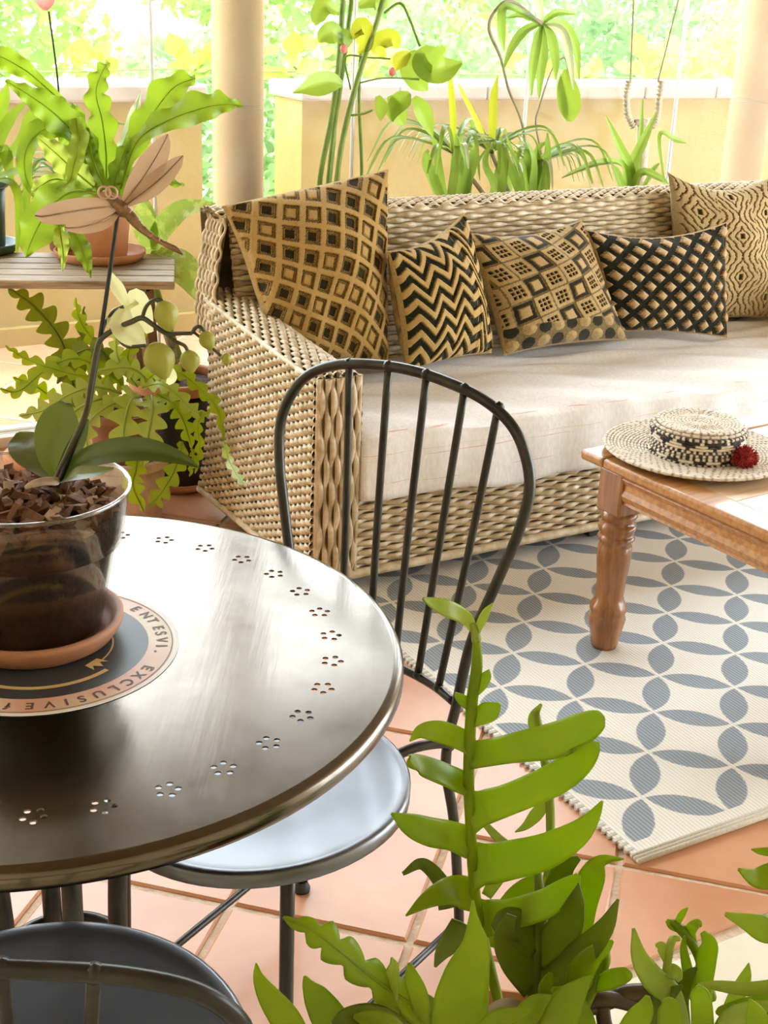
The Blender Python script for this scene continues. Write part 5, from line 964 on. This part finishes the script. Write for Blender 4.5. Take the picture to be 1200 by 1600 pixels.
lobed(fc, [(790, 1640, .97), (778, 1565, .98), (760, 1490, .99), (745, 1420, 1.0), (738, 1350, 1.0), (735, 1290, 1.0), (732, 1220, 1.0), (734, 1150, 1.0), (738, 1090, 1.0), (745, 1040, 1.0), (744, 985, 1.0)],
      [[(732, 1180, y, 22), (765, 1176, y, 21), (800, 1169, y-.01, 23), (870, 1156, y-.02, 28), (915, 1136, y-.03, 24), (938, 1124, y-.035, 15), (945, 1121, y-.036, 2)], [(732, 1268, y, 36), (752, 1263, y, 27), (765, 1259, y, 26), (800, 1247, y-.01, 24), (870, 1216, y-.03, 25), (908, 1187, y-.04, 22), (928, 1168, y-.05, 12), (936, 1160, y-.05, 1)],
       [(736, 1352, y, 40), (755, 1350, y, 31), (770, 1349, y, 30), (800, 1343, y-.01, 29), (850, 1331, y-.03, 27), (900, 1304, y-.045, 20), (926, 1277, y-.05, 11), (941, 1252, y-.055, 2)], [(742, 1436, y, 36), (758, 1435, y, 28), (772, 1433, y, 26), (800, 1428, y-.015, 23), (850, 1413, y-.03, 22), (888, 1388, y-.04, 17), (903, 1367, y-.05, 4)],
       [(736, 1166, y, 14), (715, 1153, y, 17), (685, 1143, y-.01, 17), (658, 1143, y-.02, 11), (640, 1158, y-.025, 1)], [(734, 1228, y, 17), (712, 1218, y, 19), (685, 1206, y-.01, 19), (655, 1195, y-.02, 17), (642, 1190, y-.03, 12), (636, 1188, y-.03, 2)], [(736, 1318, y, 24), (705, 1306, y, 22), (672, 1300, y-.01, 22), (640, 1288, y-.02, 17), (612, 1271, y-.03, 2)], [(742, 1400, y, 24), (715, 1393, y, 25), (690, 1396, y-.01, 19), (662, 1410, y-.02, 11), (634, 1431, y-.03, 1)],
       [(738, 1128, y, 9), (752, 1118, y, 15), (768, 1110, y, 15), (781, 1100, y, 3)], [(742, 1085, y, 5), (751, 1070, y, 10), (760, 1056, y, 8), (764, 1046, y, 1)], [(738, 1108, y, 6), (726, 1096, y, 9), (716, 1088, y, 6), (712, 1082, y, 1)]], 'cactus')
lobed(fc, [(744, 1000, 1.0), (742, 985, 1.0), (738, 975, 1.0)], [[(743, 990, 1.0, 4), (728, 966, 1.0, 11), (700, 951, .99, 14), (676, 942, .985, 9), (661, 935, .98, 2)], [(743, 992, 1.0, 4), (752, 972, 1.0, 7), (760, 956, 1.0, 6), (770, 943, 1.0, 1)]], 'cactus_young', .003)
def cblade(parent, sp_, m, **kw): 
    o = blade_obj(parent, sp_, M[m], name='stem', nbias=(0, 0, .2), **kw); md = o.modifiers.new('thickness', 'SOLIDIFY'); md.thickness = .0016; md.offset = 0; return o
cblade(fc, [(705, 1660, .88, 30), (718, 1580, .88, 40), (728, 1530, .88, 35), (742, 1480, .885, 22), (740, 1440, .89, 9), (739, 1408, .89, 1)], 'cactus')
def fz(sp_, h_, m_, lb, **kw):
    o = zz(fc, sp_, h_, m_, lb, **kw); md = o.modifiers.new('thickness', 'SOLIDIFY'); md.thickness = .0014; md.offset = 0
fz([(760, 1660, .93), (700, 1605, .90), (640, 1568, .88), (585, 1530, .86), (530, 1485, .85), (490, 1455, .85), (443, 1434, .85)], 26, 'cactus', 8, base=.42)
for sp_, m_ in (([(480, 1660, .84, 18), (450, 1600, .84, 22), (422, 1560, .84, 17), (405, 1530, .84, 9), (400, 1505, .84, 1)], 'cactus'), ([(560, 1660, .86, 20), (520, 1600, .86, 26), (495, 1560, .86, 20), (482, 1540, .86, 10), (476, 1525, .86, 2)], 'cactus'), ([(620, 1600, .87, 12), (605, 1570, .87, 16), (608, 1540, .87, 14), (615, 1510, .87, 8), (612, 1496, .87, 1)], 'cactus_young'), ([(660, 1600, .88, 10), (655, 1560, .88, 14), (645, 1530, .88, 12), (640, 1505, .88, 3)], 'cactus'),
    ([(640, 1620, .86, 16), (590, 1590, .85, 18), (545, 1590, .84, 15), (520, 1600, .84, 4)], 'cactus_dark'), ([(740, 1640, .86, 10), (770, 1600, .85, 16), (805, 1585, .85, 10), (830, 1578, .85, 2)], 'cactus'),
    ([(850, 1680, .88, 20), (868, 1610, .88, 26), (885, 1570, .885, 24), (905, 1545, .89, 14), (925, 1525, .89, 2)], 'cactus'), ([(700, 1420, 1.06, 14), (690, 1380, 1.08, 12), (660, 1350, 1.09, 9), (630, 1365, 1.10, 3)], 'cactus_dark'), ([(720, 1440, 1.05, 14), (705, 1470, 1.06, 16), (690, 1490, 1.07, 10), (680, 1510, 1.08, 2)], 'cactus_dark'),
    ([(905, 1480, 1.02, 16), (908, 1420, 1.02, 22), (925, 1370, 1.02, 20), (940, 1345, 1.03, 9), (975, 1342, 1.03, 1)], 'cactus'), ([(880, 1470, 1.04, 18), (870, 1400, 1.04, 20), (880, 1360, 1.04, 16), (905, 1340, 1.04, 4)], 'cactus_dark')): cblade(fc, sp_, m_)
# darker stems in the heart of the plant, their lobes crossing
lobed(fc, [(850, 1660, .95), (835, 1570, .96), (838, 1500, .97), (845, 1430, .98), (840, 1360, 1.0)], [[(836, 1560, .96, 22), (870, 1530, .95, 26), (910, 1490, .94, 22), (945, 1450, .93, 14), (966, 1405, .93, 2)], [(838, 1500, .97, 26), (870, 1470, .96, 28), (890, 1440, .955, 22), (900, 1405, .95, 12), (904, 1380, .95, 1)], [(836, 1540, .96, 24), (805, 1500, .96, 24), (790, 1465, .96, 18), (800, 1430, .96, 8)], [(840, 1480, .97, 22), (810, 1450, .97, 26), (790, 1440, .97, 20), (770, 1450, .97, 5)]], 'cactus_dark', .006)
lobed(fc, [(880, 1660, .93), (905, 1590, .93), (925, 1545, .94), (945, 1500, .95), (935, 1470, .95)], [[(920, 1555, .94, 14), (905, 1530, .93, 20), (920, 1500, .93, 17), (945, 1480, .93, 10), (958, 1470, .93, 2)], [(930, 1540, .94, 10), (955, 1530, .93, 14), (980, 1522, .93, 10), (986, 1518, .93, 2)], [(900, 1590, .93, 16), (870, 1570, .92, 20), (855, 1545, .92, 14), (860, 1520, .92, 3)]], 'cactus', .005)
obj('old_stem', tube(px([(740, 1640, .92), (775, 1590, .93), (800, 1580, .93), (830, 1600, .93)], at_y), .012, 8, 16), M['twig'], fc, world=True)
lobed(fc, [(830, 1500, 1.08), (857, 1360, 1.10), (860, 1300, 1.11), (857, 1230, 1.12), (846, 1160, 1.12), (838, 1110, 1.12)], [[(848, 1165, 1.12, 4), (838, 1140, 1.12, 10), (834, 1120, 1.12, 8), (846, 1100, 1.12, 2)], [(858, 1250, 1.12, 4), (840, 1270, 1.12, 10), (822, 1290, 1.12, 6), (805, 1300, 1.12, 1)], [(856, 1340, 1.1, 8), (820, 1330, 1.1, 10), (790, 1320, 1.1, 8), (760, 1290, 1.1, 5), (745, 1275, 1.1, 1)]], 'cactus_young', .004)
# second cactus at the lower right
f2 = empty('small_fishbone_cactus', (.30, .93, .36), 0, 'smaller fishbone cactus with curled stems at the lower right edge', 'potted plant')
obj('pot', lathe([(0, .004), (.05, .004), (.066, .115), (.072, .117), (.074, .140), (.069, .142), (.062, .11), (0, .12)], 36), M['terracotta'], f2); obj('soil', lathe([(0, .126), (.04, .125), (.065, .12)], 24), M['soil'], f2)
def c2(sp_, m_, **kw): return cblade(f2, sp_, m_, **kw)
for sp_, m_ in (([(1075, 1650, .90, 10), (1050, 1560, .90, 17), (1020, 1530, .90, 19), (998, 1495, .90, 13), (990, 1450, .90, 2)], 'cactus_young'), ([(1045, 1680, .86, 20), (1048, 1620, .86, 19), (1045, 1575, .86, 16), (1040, 1560, .86, 5)], 'cactus'), ([(1100, 1680, .85, 17), (1098, 1600, .85, 16), (1095, 1555, .85, 14), (1092, 1540, .85, 4)], 'cactus'), ([(1100, 1620, .91, 11), (1098, 1550, .92, 13), (1104, 1500, .92, 14), (1108, 1475, .92, 12), (1098, 1456, .92, 4)], 'cactus'),
    ([(1085, 1560, .93, 7), (1075, 1520, .93, 8), (1068, 1480, .93, 5), (1070, 1462, .93, 1)], 'cactus'), ([(1160, 1640, .86, 12), (1150, 1600, .86, 13), (1148, 1570, .86, 4)], 'cactus'), ([(1240, 1560, .86, 8), (1180, 1570, .86, 12), (1130, 1580, .86, 8), (1118, 1582, .86, 2)], 'cactus'), ([(1260, 1530, .88, 8), (1180, 1545, .88, 10), (1120, 1540, .88, 7), (1090, 1538, .88, 1)], 'cactus_young')): c2(sp_, m_)
lobed(f2, [(1110, 1560, .93), (1095, 1505, .935), (1082, 1475, .94), (1062, 1450, .94), (1050, 1440, .94)], [[(1080, 1475, .94, 8), (1078, 1455, .94, 9), (1090, 1442, .94, 6), (1094, 1448, .94, 2)], [(1062, 1452, .94, 6), (1050, 1445, .94, 7), (1042, 1438, .94, 3)], [(1056, 1446, .94, 4), (1066, 1428, .94, 5), (1075, 1418, .94, 1)]], 'cactus', .004)
lobed(f2, [(1036, 1560, .91), (1042, 1510, .91), (1050, 1470, .91), (1062, 1466, .91)], [[(1040, 1515, .91, 10), (1055, 1520, .91, 11), (1062, 1532, .91, 4)], [(1044, 1500, .91, 8), (1034, 1480, .91, 8), (1024, 1476, .91, 2)], [(1037, 1545, .91, 10), (1028, 1550, .91, 8), (1024, 1545, .91, 2)]], 'cactus_young', .003)
lobed(f2, [(1150, 1680, .88), (1215, 1560, .88), (1232, 1450, .89), (1235, 1330, .90), (1238, 1280, .90)], [[(1234, 1352, .9, 14), (1205, 1368, .89, 18), (1180, 1372, .885, 14), (1154, 1358, .88, 2)], [(1232, 1440, .89, 12), (1200, 1452, .88, 20), (1165, 1440, .875, 12), (1133, 1428, .87, 3)], [(1236, 1318, .9, 8), (1210, 1330, .89, 7), (1188, 1330, .89, 5), (1174, 1327, .89, 1)]], 'cactus', .005)

for sp_, m_ in (([(960, 1660, .87, 10), (985, 1610, .87, 17), (1005, 1580, .87, 15), (1012, 1556, .87, 3)], 'cactus'), ([(1120, 1640, .85, 14), (1140, 1600, .85, 17), (1170, 1580, .85, 13), (1205, 1570, .85, 6)], 'cactus_young'), ([(1180, 1660, .84, 20), (1185, 1610, .84, 20), (1178, 1580, .84, 13), (1172, 1562, .84, 2)], 'cactus'), ([(1070, 1600, .92, 8), (1062, 1560, .92, 13), (1072, 1530, .92, 11), (1088, 1512, .92, 2)], 'cactus_dark'), ([(1130, 1600, .9, 9), (1150, 1560, .9, 12), (1165, 1528, .9, 9), (1170, 1505, .9, 1)], 'cactus_young'), ([(1015, 1640, .9, 10), (1025, 1590, .9, 15), (1040, 1560, .9, 13), (1066, 1540, .9, 2)], 'cactus_dark')): c2(sp_, m_)
for sp_, m_ in (([(930, 1640, .90, 12), (905, 1590, .90, 20), (885, 1560, .90, 18), (862, 1545, .90, 3)], 'cactus'), ([(800, 1640, .88, 14), (815, 1600, .88, 18), (838, 1570, .88, 15), (862, 1556, .88, 2)], 'cactus'), ([(640, 1650, .84, 14), (610, 1610, .84, 20), (580, 1595, .84, 16), (552, 1588, .84, 3)], 'cactus'), ([(770, 1480, 1.05, 12), (795, 1420, 1.06, 18), (830, 1385, 1.07, 15), (868, 1378, 1.07, 3)], 'cactus'), ([(760, 1400, 1.07, 8), (790, 1352, 1.08, 14), (830, 1330, 1.08, 12), (866, 1338, 1.08, 2)], 'cactus_young')): cblade(fc, sp_, m_)
